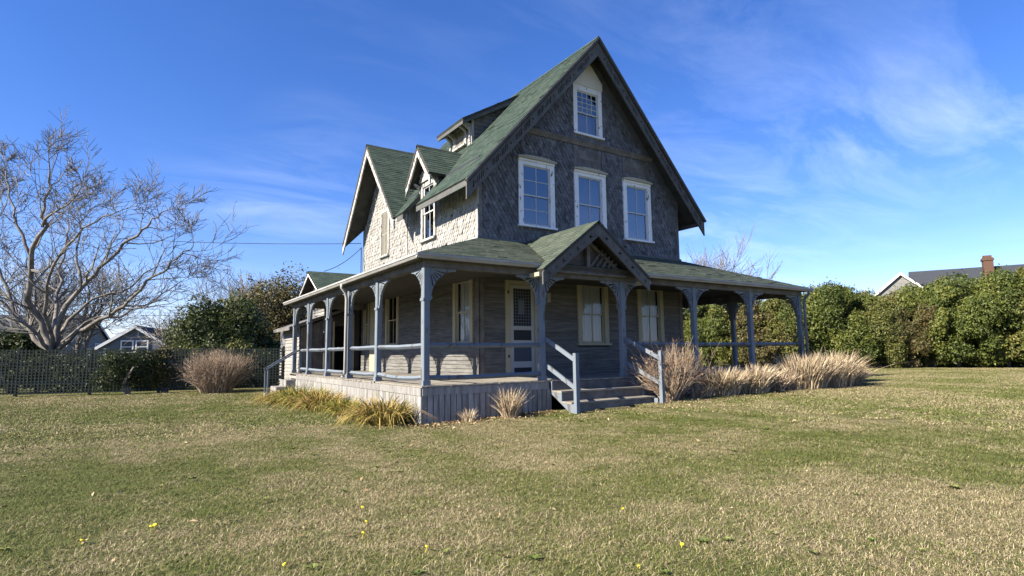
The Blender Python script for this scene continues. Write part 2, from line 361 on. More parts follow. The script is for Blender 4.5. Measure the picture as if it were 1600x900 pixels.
def instancer(o, coll):
    g = bpy.data.node_groups.new('scatter', 'GeometryNodeTree')
    g.interface.new_socket('Geometry', in_out='INPUT', socket_type='NodeSocketGeometry'); g.interface.new_socket('Geometry', in_out='OUTPUT', socket_type='NodeSocketGeometry')
    i, u = g.nodes.new('NodeGroupInput'), g.nodes.new('NodeGroupOutput')
    ci = g.nodes.new('GeometryNodeCollectionInfo'); ci.inputs[0].default_value = coll; ci.inputs['Separate Children'].default_value = True; ci.inputs['Reset Children'].default_value = True
    ip = g.nodes.new('GeometryNodeInstanceOnPoints'); ip.inputs['Pick Instance'].default_value = True
    na = g.nodes.new('GeometryNodeInputNamedAttribute'); na.data_type = 'INT'; na.inputs[0].default_value = 'pick'
    nb = g.nodes.new('GeometryNodeInputNamedAttribute'); nb.data_type = 'FLOAT'; nb.inputs[0].default_value = 'turn'
    cx = g.nodes.new('ShaderNodeCombineXYZ')
    g.links.new(i.outputs[0], ip.inputs['Points']); g.links.new(ci.outputs[0], ip.inputs['Instance']); g.links.new(na.outputs[0], ip.inputs['Instance Index'])
    g.links.new(nb.outputs[0], cx.inputs[2]); g.links.new(cx.outputs[0], ip.inputs['Rotation']); g.links.new(ip.outputs[0], u.inputs[0])
    md = o.modifiers.new('scatter', 'NODES'); md.node_group = g
instancer(grass, turf_col)

# ------------------------------------------------------------------ the old house
DK = 0.80
X0, Y0, X1 = 3.02, 2.82, 11.52
YB = 13.0                                     # back of the main block
PZ, PW = 3.63, 4.77                           # porch roof: eave, top at the wall
house = thing('house', 'old grey shingled two and a half storey house with green roof and wrap around porch', 'house')
fm = lambda u, v, w_: (u, Y0-w_, v)           # front wall axes
lm = lambda u, v, w_: (X0-w_, u, v)           # left wall axes
rm = lambda u, v, w_: (X1+w_, u, v)           # right wall axes
EZ, RZ, EX, RX = 6.27, 11.89, 2.29, 7.27      # main roof: eave height, ridge height, eave x, ridge x
SL = (RZ-EZ)/(RX-EX)
def roof_z(x): return EZ + (x-EX)*SL if x <= RX else EZ + (2*RX-EX-x)*SL
RY0 = 2.14                                    # front edge of the main roof

def rect(u0, u1, v0, v1): return [(u0, v0), (u1, v0), (u1, v1), (u0, v1)]
def roof_piece(P, U, Vv, polys, thick=.12, mat='roof', under='soffit', parent=house, tab=(.30, .145), name='roof'):
    """a roof slope: slab plus shingle tabs; P origin, U along the eave, Vv up the slope, polys convex in (u,v)"""
    P, U, Vv = Vector(P), Vector(U).normalized(), Vector(Vv).normalized(); N = U.cross(Vv)
    if N.z < 0: N = -N
    m = lambda u, v, w_: tuple(P+U*u+Vv*v+N*w_)
    slab = MB()
    for poly in polys: slab.prism(ccw(poly), m, -thick, -.004)
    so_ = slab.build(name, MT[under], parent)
    tb = MB(); tw, te = tab
    for poly in polys:
        poly = ccw(poly); us = [p[0] for p in poly]; vs = [p[1] for p in poly]
        row = 0; v = min(vs)-.02
        while v < max(vs):
            u = min(us)-tw*(1+ (row % 2)*.5 + random.random()*.15)
            while u < max(us):
                wd = tw*(.92+.16*random.random()); lift = .009+.007*random.random()
                if random.random() < .02: lift += .012
                dv = (random.random()-.5)*.012
                q = clip([(u+.003, v+dv), (u+wd-.003, v+dv), (u+wd-.003, v+te+.02), (u+.003, v+te+.02)], poly)
                if len(q) > 2 and area(q) > .0006:
                    vmin = min(p[1] for p in q); n = len(q)
                    tops = [m(p[0], p[1], lift if p[1] < vmin+te*.5 else .001) for p in q]; bots = [m(p[0], p[1], -.004) for p in q]
                    tb.add(tops+bots, [tuple(range(n))]+[(i, (i+1) % n, n+(i+1) % n, n+i) for i in range(n)])
                u += wd
            v += te; row += 1
    to = tb.build('roof_shingles', MT[mat], so_, kind='stuff')
    return so_
SLn = math.hypot(1, SL)
def vx(x): return (x-EX)*SLn          # slope distance for a given x on the main roof
NY0, NY1 = 5.62, 6.74                 # notch in the eave for the wall dormer's window
top = vx(RX)
roof_piece((EX, 0, EZ), (0, 1, 0), (1, 0, SL), [rect(RY0, NY0, 0, top), rect(NY0, NY1, vx(3.06), top), [(NY1, 0), (7.42, 0), (10.42, vx(5.45)), (10.42, top), (NY1, top)], [(10.42, vx(5.45)), (13.40, 0), (YB+.5, 0), (YB+.5, top), (10.42, top)]])
roof_piece((2*RX-EX, 0, EZ), (0, 1, 0), (-1, 0, SL), [rect(RY0, YB+.5, 0, top)])
# ridge cap
rc = MB()
for i in range(38):
    y = RY0-.01+i*.3
    for s in (-1, 1):
        a = Vector((RX, y, RZ+.02)); rc.add([a, a+Vector((0, .32, .006)), a+Vector((s*.14, .32, -.14*SL+.012)), a+Vector((s*.14, 0, -.14*SL+.006))], [(0, 1, 2, 3)])
rc.build('ridge_cap', MT['roof'], house, kind='stuff')

# dormer (breaking through the eave) and cross gable
def gable_roof(xf, yc, zr, hw, zt, name):
    xr = EX+(zr-EZ)/SL; xt = max(xf+.02, EX+(zt-EZ)/SL); L = math.hypot(hw, zr-zt)
    for s in (-1, 1):
        P = (xf, yc+s*hw, zt)
        roof_piece(P, (1, 0, 0), (0, -s*hw, zr-zt), [[(0, 0), (xt-xf+.05, 0), (xr-xf+.05, L), (0, L)]], .10, tab=(.3, .13))
gable_roof(2.53, 6.13, 8.52, 1.0, 7.30, 'dormer')
CGX, CGY, CGZ, CGW, CGT = 2.22, 10.42, 9.86, 3.0, 6.24
gable_roof(CGX, CGY, CGZ, CGW, CGT, 'cross')

# --- verge boards with sawn cut-outs
def star(c, r): return [(c[0]+(r if k % 2 == 0 else r*.33)*math.cos(k*math.pi/4), c[1]+(r if k % 2 == 0 else r*.33)*math.sin(k*math.pi/4)) for k in range(8)]
def disc(c, r, n=6): return [(c[0]+r*math.cos(2*math.pi*k/n), c[1]+r*math.sin(2*math.pi*k/n)) for k in range(n)]
def verge(m, apex, tip, wd, w0, w1, mat, style):
    """sawn board along a rake, (u,v) apex and tip of its upper edge"""
    a, b_ = Vector(apex), Vector(tip); d = (b_-a).normalized(); L = (b_-a).length
    vdrop = wd/abs(d.x)
    poly = [a, b_, b_+Vector((0, -vdrop*.92)), a+Vector((0, -vdrop))]
    nrm = Vector((0, -vdrop*.5)); holes = []
    if style == 'fret':
        k = .42
        while k < L-.35:
            c = a+d*k+nrm; holes.append(star(c, .062)); kk = k+.2
            for j in range(4):
                if kk < L-.3:
                    c = a+d*kk+nrm; holes.append([c+Vector((-.016, -.10)), c+Vector((.016, -.10)), c+Vector((.016, .10)), c+Vector((-.016, .10))])
                kk += .085
            if kk+.1 < L-.3: holes.append(disc(a+d*(kk+.04)+nrm, .03))
            kk += .13
            for j in range(4):
                if kk < L-.3:
                    c = a+d*kk+nrm; holes.append([c+Vector((-.016, -.09)), c+Vector((.016, -.09)), c+Vector((.016, .09)), c+Vector((-.016, .09))])
                kk += .085
            k += 1.22
    elif style == 'star':
        n = max(2, int(L/.52)); 
        for j in range(n):
            k = (j+.5)/n*L+.06; holes.append(star(a+d*k+nrm, .085))
            if j < n-1: holes.append(disc(a+d*(k+L/n/2)+nrm, .022))
    elif style == 'dots':
        k = .35
        while k < L-.25: holes.append(star(a+d*k+nrm, .055)); k += .6
    mb = MB(); mb.prism([tuple(p) for p in poly], m, w0, w1, [[tuple(q) for q in h] for h in holes])
    return mb.build('verge_board', MT[mat], house)
gm = lambda u, v, w_: (u, RY0-w_, v)
for s in (-1, 1):
    verge(gm, (RX, RZ-.13), (RX+s*(RX-EX), EZ-.13), .34, -.09, -.04, 'verge', 'fret')
    mb = MB(); mb.bar((RX, RY0+.02, RZ-.07), (RX+s*(RX-EX+.02), RY0+.02, EZ-.09), .07, .13, up=(0, 1, 0)); mb.build('rake_moulding', MT['verge'], house)
    # frieze board where the wall meets the soffit
    mb = MB(); dx = 4.25
    mb.prism([(RX, RZ-.16), (RX+s*4.25, RZ-.16-4.25*SL), (RX+s*4.25, RZ-.50-4.25*SL), (RX, RZ-.50)], fm, .03, .075); mb.build('frieze_board', MT['verge'], house)
cgm = lambda u, v, w_: (CGX-w_, u, v)
for s in (-1, 1):
    verge(cgm, (CGY, CGZ-.11), (CGY+s*CGW, CGT-.11), .22, -.07, -.02, 'whitebad', 'dots')
    verge(lambda u, v, w_: (2.53-w_, u, v), (6.13, 8.52-.11), (6.13+s*1.0, 7.30-.11), .18, -.07, -.02, 'whitebad', 'dots')
# main eave fascias and soffit rafters ends
for (y0, y1) in ((RY0+.06, NY0), (NY1, 7.3)):
    mb = MB(); mb.box(EX+.01, EX+.05, y0, y1, EZ-.21, EZ-.05); mb.build('fascia', MT['verge'], house)
mb = MB(); mb.box(2*RX-EX-.05, 2*RX-EX-.01, RY0+.06, YB, EZ-.21, EZ-.05); mb.build('fascia', MT['verge'], house)

# --- wall sheets with openings
def wall_sheet(m, poly, opens, mat='soffit', w0=-.12, w1=0):
    mb = MB(); mb.prism(ccw(poly), m, w0, w1, [rect(*o_) for o_ in opens]); return mb.build('wall', MT[mat], house)
def shingles(m, convs, opens, parent, ww=.148, ee=.122, mat='shingle'):
    """pointed wall shingles, lapped course by course"""
    mb = MB()
    for conv in convs:
        conv = ccw(conv); us = [p[0] for p in conv]; vs = [p[1] for p in conv]; v = min(vs)-.05; row = 0
        while v < max(vs):
            u = min(us)-ww*(.5 if row % 2 else 1)
            while u < max(us)+ww:
                a = ww*.5*.93; j = (random.random()-.5)*.008; jv = (random.random()-.5)*.009; c = u+j
                q = [(c-a*.25, v+jv), (c+a*.25, v+jv), (c+a, v+ee*.55), (c+a, v+ee*1.6), (c-a, v+ee*1.6), (c-a, v+ee*.55)]
                if not any(o_[0]+.04 < c < o_[1]-.04 and o_[2]+.03 < v+ee*.6 < o_[3]-.03 for o_ in opens) and random.random() > .004:
                    q = clip(q, conv); n = len(q)
                    if n > 2 and area(q) > .0008:
                        out = .026+.016*random.random()
                        if random.random() < .03: out += .015
                        tops = [m(p[0], p[1], out-(p[1]-v)*.12) for p in q]; bots = [m(p[0], p[1], 0.0) for p in q]
                        mb.add(tops+bots, [tuple(range(n))]+[(i, (i+1) % n, n+(i+1) % n, n+i) for i in range(n)], min(1, max(0, random.gauss(.5, .22))))
                u += ww
            v += ee; row += 1
    return mb.build('wall_shingles', MT[mat], parent, kind='stuff')
def clapboards(m, u0, u1, v0, v1, opens, parent, ex=.118, mat='clap'):
    v = v0
    while v < v1-.02:
        h = min(ex, v1-v); iv = [(u0, u1)]
        for o_ in opens:
            if o_[2] < v+h-.01 and o_[3] > v+.01:
                nv = []
                for (a, b_) in iv:
                    if o_[1] <= a or o_[0] >= b_: nv.append((a, b_))
                    else:
                        if o_[0] > a+.02: nv.append((a, o_[0]))
                        if o_[1] < b_-.02: nv.append((o_[1], b_))
                iv = nv
        for (a, b_) in iv:
            jw = random.uniform(-.004, .004); mb = MB(); z0 = v+random.uniform(-.003, .003)
            mb.add([m(a, z0, .034+jw), m(b_, z0, .034-jw), m(b_, v+h, .008), m(a, v+h, .008), m(a, z0, 0.0), m(b_, z0, 0.0), m(b_, v+h, 0.001), m(a, v+h, 0.001)],
                   [(0, 1, 2, 3), (0, 1, 5, 4), (0, 3, 7, 4), (1, 2, 6, 5)])
            mb.build('clapboard', MT[mat], parent)
        v += ex

# --- windows
def window(m, u0, u1, v0, v1, tr=.17, rows=(1, 1), cols=(2, 2), paint='white', hood='arch', backing='room', sashmat='sash', top_mode='curtain', sill=True, parent=house, lattice=None):
    """u0..v1 are the outer edges of the casing"""
    mb = MB(); D = .065
    mb.mbox(m, u0, u0+tr, v0+.07, v1-.02, -.06, D); mb.mbox(m, u1-tr, u1, v0+.07, v1-.02, -.06, D)
    hb = v1-tr*1.25; mb.mbox(m, u0+tr, u1-tr, hb, v1-.02, -.06, D-.006)
    win = mb.build('window', MT[paint], parent)
    if hood:
        h = MB(); pk = .085 if hood == 'arch' else .03; c = (u0+u1)/2; q = (u1-u0)/2+.05
        h.prism([(c-q, v1-.03), (c+q, v1-.03), (c+q, v1+.015), (c+q*.45, v1+.03+pk*.55), (c, v1+.03+pk*.62), (c-q*.45, v1+.03+pk*.55), (c-q, v1+.015)], m, -.01, D+.085)
        h.build('hood', MT['cream' if paint == 'white' else paint], win)
        h = MB(); h.mbox(m, u0+.0, u1, v1-.10, v1-.032, D-.002, D+.03); h.build('hood_moulding', MT[paint], win)
    if sill:
        h = MB(); h.mbox(m, u0-.04, u1+.04, v0, v0+.065, -.06, D+.07); h.build('sill', MT[paint], win)
    a0, a1, b0, b1 = u0+tr, u1-tr, v0+.07, hb; mid = (b0+b1)/2; st = .05
    for k, (z0, z1, wo_) in enumerate(((b0, mid+.02, -.01), (mid-.02, b1, .015))):
        s = MB(); s.mbox(m, a0, a0+st, z0, z1, wo_-.035, wo_); s.mbox(m, a1-st, a1, z0, z1, wo_-.035, wo_)
        s.mbox(m, a0+st, a1-st, z0, z0+st*(1.3 if k == 0 else .8), wo_-.035, wo_); s.mbox(m, a0+st, a1-st, z1-st*.8, z1, wo_-.035, wo_)
        iu0, iu1, iv0, iv1 = a0+st, a1-st, z0+st*(1.3 if k == 0 else .8), z1-st*.8
        C_, R_ = cols[k], rows[k]
        for i in range(1, C_): x = iu0+(iu1-iu0)*i/C_; s.mbox(m, x-.011, x+.011, iv0, iv1, wo_-.03, wo_-.002)
        for i in range(1, R_): z = iv0+(iv1-iv0)*i/R_; s.mbox(m, iu0, iu1, z-.011, z+.011, wo_-.0298, wo_-.0022)
        s.build('sash', MT[sashmat], win)
        for i in range(C_):
            for j in range(R_):
                g = MB(); x0 = iu0+(iu1-iu0)*i/C_; x1 = iu0+(iu1-iu0)*(i+1)/C_; z0_ = iv0+(iv1-iv0)*j/R_; z1_ = iv0+(iv1-iv0)*(j+1)/R_
                tl = random.uniform(-.003, .003)
                g.add([m(x0, z0_, wo_-.018+tl), m(x1, z0_, wo_-.018-tl), m(x1, z1_, wo_-.018-tl), m(x0, z1_, wo_-.018+tl)], [(0, 1, 2, 3)]); g.build('pane', MT['glass1' if paint == 'cream' else 'glass'], win)
    if backing == 'curtain':
        cu = MB(); n = 24; x1 = a1-.02 if top_mode == 'curtain' else a0+(a1-a0)*.8
        for i in range(n):
            ua, ub = a0+(x1-a0)*i/n, a0+(x1-a0)*(i+1)/n; wa, wb = -.10-.012*math.sin(i*1.9), -.10-.012*math.sin((i+1)*1.9)
            cu.add([m(ua, b0, wa), m(ub, b0, wb), m(ub, b1, wb), m(ua, b1, wa)], [(0, 1, 2, 3)])
        cu.build('curtain', MT['palecurtain' if paint == 'cream' else 'curtain'], win)
    elif backing == 'shutter':
        for (p0, p1) in ((a0+.01, (a0+a1)/2-.004), ((a0+a1)/2+.004, a1-.01)):
            sh = MB(); sh.mbox(m, p0, p1, b0, b1, .016, .024)
            sh.mbox(m, p0, p0+.04, b0, b1, .024, .04); sh.mbox(m, p1-.04, p1, b0, b1, .024, .04)
            for z in (b0, mid-.03, b1-.06): sh.mbox(m, p0+.04, p1-.04, z, z+.06, .024, .0395)
            z = b0+.07
            while z < b1-.09: sh.mbox(m, p0+.042, p1-.042, z, z+.02, .024, .034); z += .036
            sh.build('shutter', MT['shutter'], win)
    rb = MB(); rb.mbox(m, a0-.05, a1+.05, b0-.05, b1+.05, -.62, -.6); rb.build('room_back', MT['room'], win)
    return win

# front wall
W2 = [(4.40, 5.77), (6.585, 7.95), (8.76, 10.10)]
F1 = [(6.60, 7.90), (9.26, 10.52)]
FZ0, FZ1 = 5.27, 7.44
front_open = [(a+.10, b_-.10, FZ0+.05, FZ1-.12) for a, b_ in W2] + [(6.73, 7.76, 8.70, 10.30)] + [(a+.1, b_-.1, 1.73, 3.70) for a, b_ in F1] + [(4.0, 4.98, DK+.02, 3.50)]
gable_poly = [(X0, DK-.2), (X1, DK-.2), (X1, roof_z(X1)-.14), (RX, RZ-.16), (X0, roof_z(X0)-.14)]
fw = wall_sheet(fm, gable_poly, front_open)
occ2 = [(a, b_, FZ0, FZ1) for a, b_ in W2]
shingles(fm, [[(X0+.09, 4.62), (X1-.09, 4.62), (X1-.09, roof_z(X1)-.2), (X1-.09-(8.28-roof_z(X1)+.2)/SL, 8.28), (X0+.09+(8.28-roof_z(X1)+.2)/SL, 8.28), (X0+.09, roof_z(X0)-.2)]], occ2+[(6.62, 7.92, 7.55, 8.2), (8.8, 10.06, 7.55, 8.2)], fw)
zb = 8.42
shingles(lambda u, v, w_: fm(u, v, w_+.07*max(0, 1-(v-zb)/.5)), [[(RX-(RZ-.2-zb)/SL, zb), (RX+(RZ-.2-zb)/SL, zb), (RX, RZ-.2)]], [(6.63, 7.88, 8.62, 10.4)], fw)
# string course under the gable
hw = (RZ-.2-8.32)/SL
mb = MB(); mb.prism([(8.26, 0), (8.44, 0), (8.44, .12), (8.40, .15), (8.34, .10), (8.26, .06)], lambda u, v, w_: fm(w_, u, v), RX-hw, RX+hw); mb.build('string_course', MT['greywood'], fw)
# panels above two of the windows
for (a, b_) in ((6.62, 7.92), (8.8, 10.06)):
    for k in range(5):
        mb = MB(); z = 7.56+k*.128; mb.mbox(fm, a+.1, b_-.1, z, z+.125, 0, .02); mb.build('panel_board', MT['greywood'], fw)
    for u in (a, b_-.1):
        mb = MB(); mb.mbox(fm, u, u+.1, 7.54, 8.24, 0, .045); mb.build('panel_stile', MT['greywood'], fw)
window(fm, *W2[0], FZ0, FZ1, rows=(2, 2), cols=(2, 2), backing='room')
window(fm, *W2[1], FZ0, FZ1, rows=(1, 1), cols=(2, 2), backing='curtain')
window(fm, *W2[2], FZ0, FZ1, rows=(1, 1), cols=(2, 2), backing='curtain')
window(fm, 6.63, 7.88, 8.62, 10.38, tr=.16, rows=(1, 4), cols=(2, 4), hood=None, backing='curtain', top_mode='part')
# white pointed board over the attic window
zt = 10.36
mb = MB(); mb.prism([(6.63, zt), (7.91, zt), (7.91, min(11.05, RZ-.55-(7.91-RX)*SL)), (RX, RZ-.55), (6.63, min(11.05, RZ-.55-(RX-6.63)*SL))], fm, .045, .085); mb.build('gable_board', MT['pale'], fw)
# ground floor front
for a, b_ in F1: window(fm, a, b_, 1.68, 3.82, paint='cream', hood=None, backing='curtain', sashmat='cream', rows=(1, 1), cols=(2, 2))
clapboards(fm, X0+.14, X1-.14, DK, 3.62, [(a, b_, 1.68, 3.80) for a, b_ in F1]+[(3.88, 5.10, DK, 3.66)], fw)
for (u, wv_) in ((X0-.02, .16), (X1-.14, .16)):
    mb = MB(); mb.mbox(fm, u, u+wv_, DK, 3.6, 0, .05); mb.build('corner_board', MT['greywood'], fw)
for (u, wv_) in ((X0-.005, .10), (X1-.095, .10)):
    mb = MB(); mb.mbox(fm, u, u+wv_, 4.6, roof_z(X0)-.25, 0, .045); mb.build('corner_board', MT['greywood'], fw)
# screen door
dm = MB(); dm.mbox(fm, 3.88, 4.06, DK, 3.66, -.05, .06); dm.mbox(fm, 4.92, 5.10, DK, 3.66, -.05, .06); dm.mbox(fm, 4.06, 4.92, 3.48, 3.66, -.05, .056)
door_case = dm.build('door_frame', MT['cream'], house)
ds = MB(); a, b_ = 4.07, 4.91
ds.mbox(fm, a, a+.10, DK+.02, 3.47, -.02, .03); ds.mbox(fm, b_-.10, b_, DK+.02, 3.47, -.02, .03)
for (z0, z1) in ((DK+.02, DK+.10), (DK+.24, DK+.42), (1.72, 1.84), (2.14, 2.26), (3.37, 3.47)): ds.mbox(fm, a+.10, b_-.10, z0, z1, -.02, .028)
door = ds.build('screen_door', MT['dooorw'], house)
dp = MB(); dp.mbox(fm, a+.1, b_-.1, DK+.1, 3.37, -.01, .002); dp.build('screen', MT['dark'], door)
dp = MB(); dp.mbox(fm, a+.1, b_-.1, DK+.42, 1.72, .003, .008); dp.build('door_panel', MT['panel'], door)
lt = MB()
for i in range(1, 7): x = a+.1+(b_-a-.2)*i/7; lt.mbox(fm, x-.008, x+.008, 2.27, 3.36, .012, .02)
for i in range(1, 12): z = 2.27+1.09*i/12; lt.mbox(fm, a+.1, b_-.1, z-.008, z+.008, .0121, .0199)
lt.mbox(fm, a+.30, a+.50, 2.6, 3.05, .013, .022)
lt.build('spindle_grille', plain('grille', (.10, .12, .15)), door)
hd = MB(); hd.mbox(fm, 3.95, 4.0, 3.2, 3.29, .06, .07); hd.build('hinge', MT['dark'], door_case); hd = MB(); hd.mbox(fm, 3.95, 4.0, 1.33, 1.42, .06, .07); hd.build('hinge', MT['dark'], door_case)
pl = MB(); pl.mbox(fm, 5.38, 5.5, 3.0, 3.28, .036, .10); pl.build('porch_lamp', plain('lamp_body', (.3, .3, .28)), house)

# left wall
CW0, CW1 = 8.0, 12.75
cg_in = lambda y: CGZ-.14-abs(y-CGY)*(CGZ-CGT)/CGW
L1 = [(3.10, 4.33), (8.73, 10.03), (11.95, 12.62)]
DW = (5.56, 6.72)
left_open = [(a+.1, b_-.1, 1.76, 3.72) for a, b_ in L1] + [(DW[0]+.1, DW[1]-.1, 5.32, 7.22), (9.77+.07, 10.68-.07, 5.38, 7.2)]
lw = wall_sheet(lm, [(Y0, DK-.2), (YB, DK-.2), (YB, roof_z(X0)-.15), (CW1, cg_in(CW1)), (CGY, CGZ-.14), (CW0, cg_in(CW0)), (7.1, roof_z(X0)-.15), (6.13+.62, 7.55), (6.13, 8.36), (6.13-.62, 7.55), (5.16, roof_z(X0)-.15), (Y0, roof_z(X0)-.15)], left_open)
lo2 = [(DW[0], DW[1], 5.26, 7.4), (9.76, 10.70, 5.3, 7.3)]
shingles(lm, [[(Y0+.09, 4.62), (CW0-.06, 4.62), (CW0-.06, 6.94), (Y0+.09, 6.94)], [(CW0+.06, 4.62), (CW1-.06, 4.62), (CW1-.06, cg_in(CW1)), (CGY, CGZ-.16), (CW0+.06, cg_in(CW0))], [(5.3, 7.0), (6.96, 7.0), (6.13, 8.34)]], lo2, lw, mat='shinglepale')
for (u, wv_, zt_) in ((Y0-.045, .11, 6.96), (CW0-.05, .10, 6.9), (CW1-.07, .10, 6.9)):
    mb = MB(); mb.mbox(lm, u, u+wv_, 4.6, zt_, 0, .048); mb.build('corner_board', MT['corner'], lw)
mb = MB(); mb.mbox(lm, Y0-.05, Y0+.13, DK, 3.6, 0, .052); mb.build('corner_board', MT['greywood'], lw)
window(lm, *DW, 5.26, 7.36, tr=.14, paint='whitebad', hood=None, rows=(1, 1), cols=(2, 2), backing='room')
window(lm, 9.76, 10.70, 5.30, 7.28, tr=.12, paint='whitebad', hood=None, backing='shutter')
# carved head over the dormer window
mb = MB(); mb.prism([(5.52, 7.36), (6.76, 7.36), (6.80, 7.46), (6.66, 7.52), (6.72, 7.66), (6.5, 7.74), (6.13, 7.84), (5.76, 7.74), (5.54, 7.66), (5.60, 7.52), (5.46, 7.46)], lm, .0, .12, [disc((6.13, 7.62), .07, 8), disc((5.85, 7.56), .045), disc((6.41, 7.56), .045)]); mb.build('carved_head', MT['whitebad'], lw)
for s in (-1, 1):
    br = MB(); c = 6.13+s*.66
    br.prism([(0, 7.28), (.30, 7.36), (.28, 7.30), (.14, 7.18), (.06, 7.0), (0, 6.98)], lambda u, v, w_: (X0-u, c+w_, v), -.035, .035); br.build('eave_bracket', MT['whitebad'], lw)
window(lm, L1[0][0], L1[0][1], 1.70, 3.82, paint='cream', hood='flat', backing='curtain', sashmat='cream', rows=(1, 1), cols=(2, 2))
window(lm, L1[1][0], L1[1][1], 1.76, 3.90, paint='cream', hood='flat', backing='room', sashmat='cream')
window(lm, L1[2][0], L1[2][1], 1.76, 3.80, tr=.12, paint='cream', hood=None, backing='room', sashmat='cream', cols=(1, 1))
mb = MB(); mb.mbox(lm, 11.1, 11.7, DK, 3.9, 0, .09); mb.mbox(lm, 11.05, 11.75, 3.9, 3.98, 0, .13); mb.build('pilaster', MT['cream'], lw)
clapboards(lm, Y0+.13, YB, DK, 3.62, [(a, b_, 1.70 if i == 0 else 1.76, 3.88) for i, (a, b_) in enumerate(L1)]+[(11.1, 11.7, DK, 3.9)], lw)
# right and back walls
rw = wall_sheet(rm, [(Y0, DK-.2), (YB, DK-.2), (YB, roof_z(X1)-.15), (Y0, roof_z(X1)-.15)], [])
clapboards(rm, Y0+.1, YB-.1, DK, 3.62, [], rw); shingles(rm, [rect(Y0+.05, YB-.05, 4.62, 6.9)], [], rw, .2, .18)
bw = wall_sheet(lambda u, v, w_: (u, YB+w_, v), [(X0, DK-.2), (X1, DK-.2), (X1, roof_z(X1)-.14), (RX, RZ-.16), (X0, roof_z(X0)-.14)], [])
# upper floor so that no light leaks through
mb = MB(); mb.box(X0+.1, X1-.1, Y0+.1, YB-.1, 4.2, 4.3); mb.box(X0+.1, X1-.1, Y0+.1, YB-.1, 7.2, 7.28); mb.build('inner_floor', MT['room'], house)

# shed dormer high on the left slope
SX, SY0, SY1 = 4.78, 6.36, 7.98
ss = .60
def sz(x): return 9.85+(x-4.27)*ss
xe = 4.27; xt_ = (9.85-4.27*ss-EZ+EX*SL)/(SL-ss)
roof_piece((xe, SY0-.25, 9.85), (0, 1, 0), (1, 0, ss), [rect(0, SY1-SY0+.5, 0, (xt_-xe)*math.hypot(1, ss))], .09)
for yy, s in ((SY0, -1), (SY1, 1)):
    cm = lambda u, v, w_: (u, yy+s*w_, v)
    mb = MB(); mb.prism(ccw([(SX, roof_z(SX)-.1), (xt_-.05, sz(xt_)-.12), (SX, sz(SX)-.1)]), cm, -.1, 0); ck = mb.build('dormer_cheek', MT['soffit'], house)
    v = 9.0; row = 0
    while v < 11.4:
        u = SX-.2*(row % 2)*.5
        q = clip([(SX+.08, v), (xt_, v), (xt_, v+.165), (SX+.08, v+.165)], ccw([(SX+.08, roof_z(SX)-.05), (xt_-.05, sz(xt_)-.12), (SX+.08, sz(SX)-.16)]))
        if len(q) > 2:
            mb = MB(); n = len(q); mb.add([cm(p_[0], p_[1], .035-(p_[1]-v)*.13) for p_ in q]+[cm(p_[0], p_[1], 0) for p_ in q], [tuple(range(n))]+[(i, (i+1) % n, n+(i+1) % n, n+i) for i in range(n)]); mb.build('cheek_board', MT['greywood'], ck)
        v += .165; row += 1
    mb = MB(); mb.mbox(cm, SX-.02, SX+.08, roof_z(SX)-.1, sz(SX)-.1, 0, .05); mb.build('corner_board', MT['corner'], ck)
    mb = MB(); mb.prism(ccw([(xe+.02, sz(xe)-.09), (xt_, sz(xt_)-.09), (xt_-.25, sz(xt_-.25)-.26), (xe+.02, sz(xe)-.2)]), lambda u, v, w_: (u, (SY0-.22 if s < 0 else SY1+.22)+w_, v), -.02, .02); mb.build('rake_board', MT['verge'], house)
sm = lambda u, v, w_: (SX-w_, u, v)
mb = MB(); mb.mbox(sm, SY0, SY1, roof_z(SX)-.1, sz(SX)-.08, -.05, 0); sw = mb.build('wall', MT['whitebad'], house)
window(sm, SY0+.38, SY1-.38, 9.12, 9.98, tr=.09, paint='whitebad', hood=None, backing='shutter')
mb = MB(); mb.box(xe+.03, xe+.08, SY0-.2, SY1+.2, 9.66, 9.78); mb.build('fascia', MT['verge'], house)
for c in (SY0+.05, SY0+.33, SY1-.33, SY1-.05):
    br = MB(); pr = [(.01, 9.16), (.07, 9.16), (.09, 9.30), (.05, 9.46), (.10, 9.62), (.24, 9.72), (.36, 9.76), (.36, 9.83), (.20, 9.84), (.01, 9.84)]
    br.prism(pr, lambda u, v, w_: (SX-u, c+w_, v), -.04, .04, [disc((.10, 9.72), .028)]); br.build('scroll_bracket', MT['whitebad'], house)

# ------------------------------------------------------------------ porch
PXR = 14.97                                    # right eave
PSL = (PW-PZ)/(Y0+.10)
e0 = -.10
hl = math.hypot(1, PSL)
RYE = 9.0                                      # where the right-hand porch ends
# front slope (split round the gablet is not needed: the gablet sits over it)
fl = (Y0-e0)*hl
LS = (PW-PZ)/(X0-e0); RS = (PW-PZ)/(PXR-.1-X1)
roof_piece((0, e0, PZ), (1, 0, 0), (0, 1, PSL), [[(e0, 0), (PXR-.1, 0), (X1, fl), (X0, fl)]], .08, 'roofold', tab=(.3, .14))
roof_piece((e0, 0, PZ), (0, 1, 0), (1, 0, LS), [[(e0, 0), (13.1, 0), (13.1, (X0-e0)*math.hypot(1, LS)), (Y0, (X0-e0)*math.hypot(1, LS))]], .08, 'roof', tab=(.3, .14))
roof_piece((PXR-.1, 0, PZ), (0, 1, 0), (-1, 0, RS), [[(e0, 0), (RYE+.3, 0), (RYE+.3, (PXR-.1-X1)*math.hypot(1, RS)), (Y0, (PXR-.1-X1)*math.hypot(1, RS))]], .08, 'roofold', tab=(.3, .14))
# flashing along the wall
mb = MB(); mb.mbox(fm, X0-.06, X1+.06, PW-.02, PW+.05, 0, .07); mb.build('flashing', plain('lead', (.09, .095, .10)), house)
mb = MB(); mb.mbox(lm, Y0-.06, 13.0, PW-.02, PW+.04, 0, .065); mb.build('flashing', MT['gutter'], house)
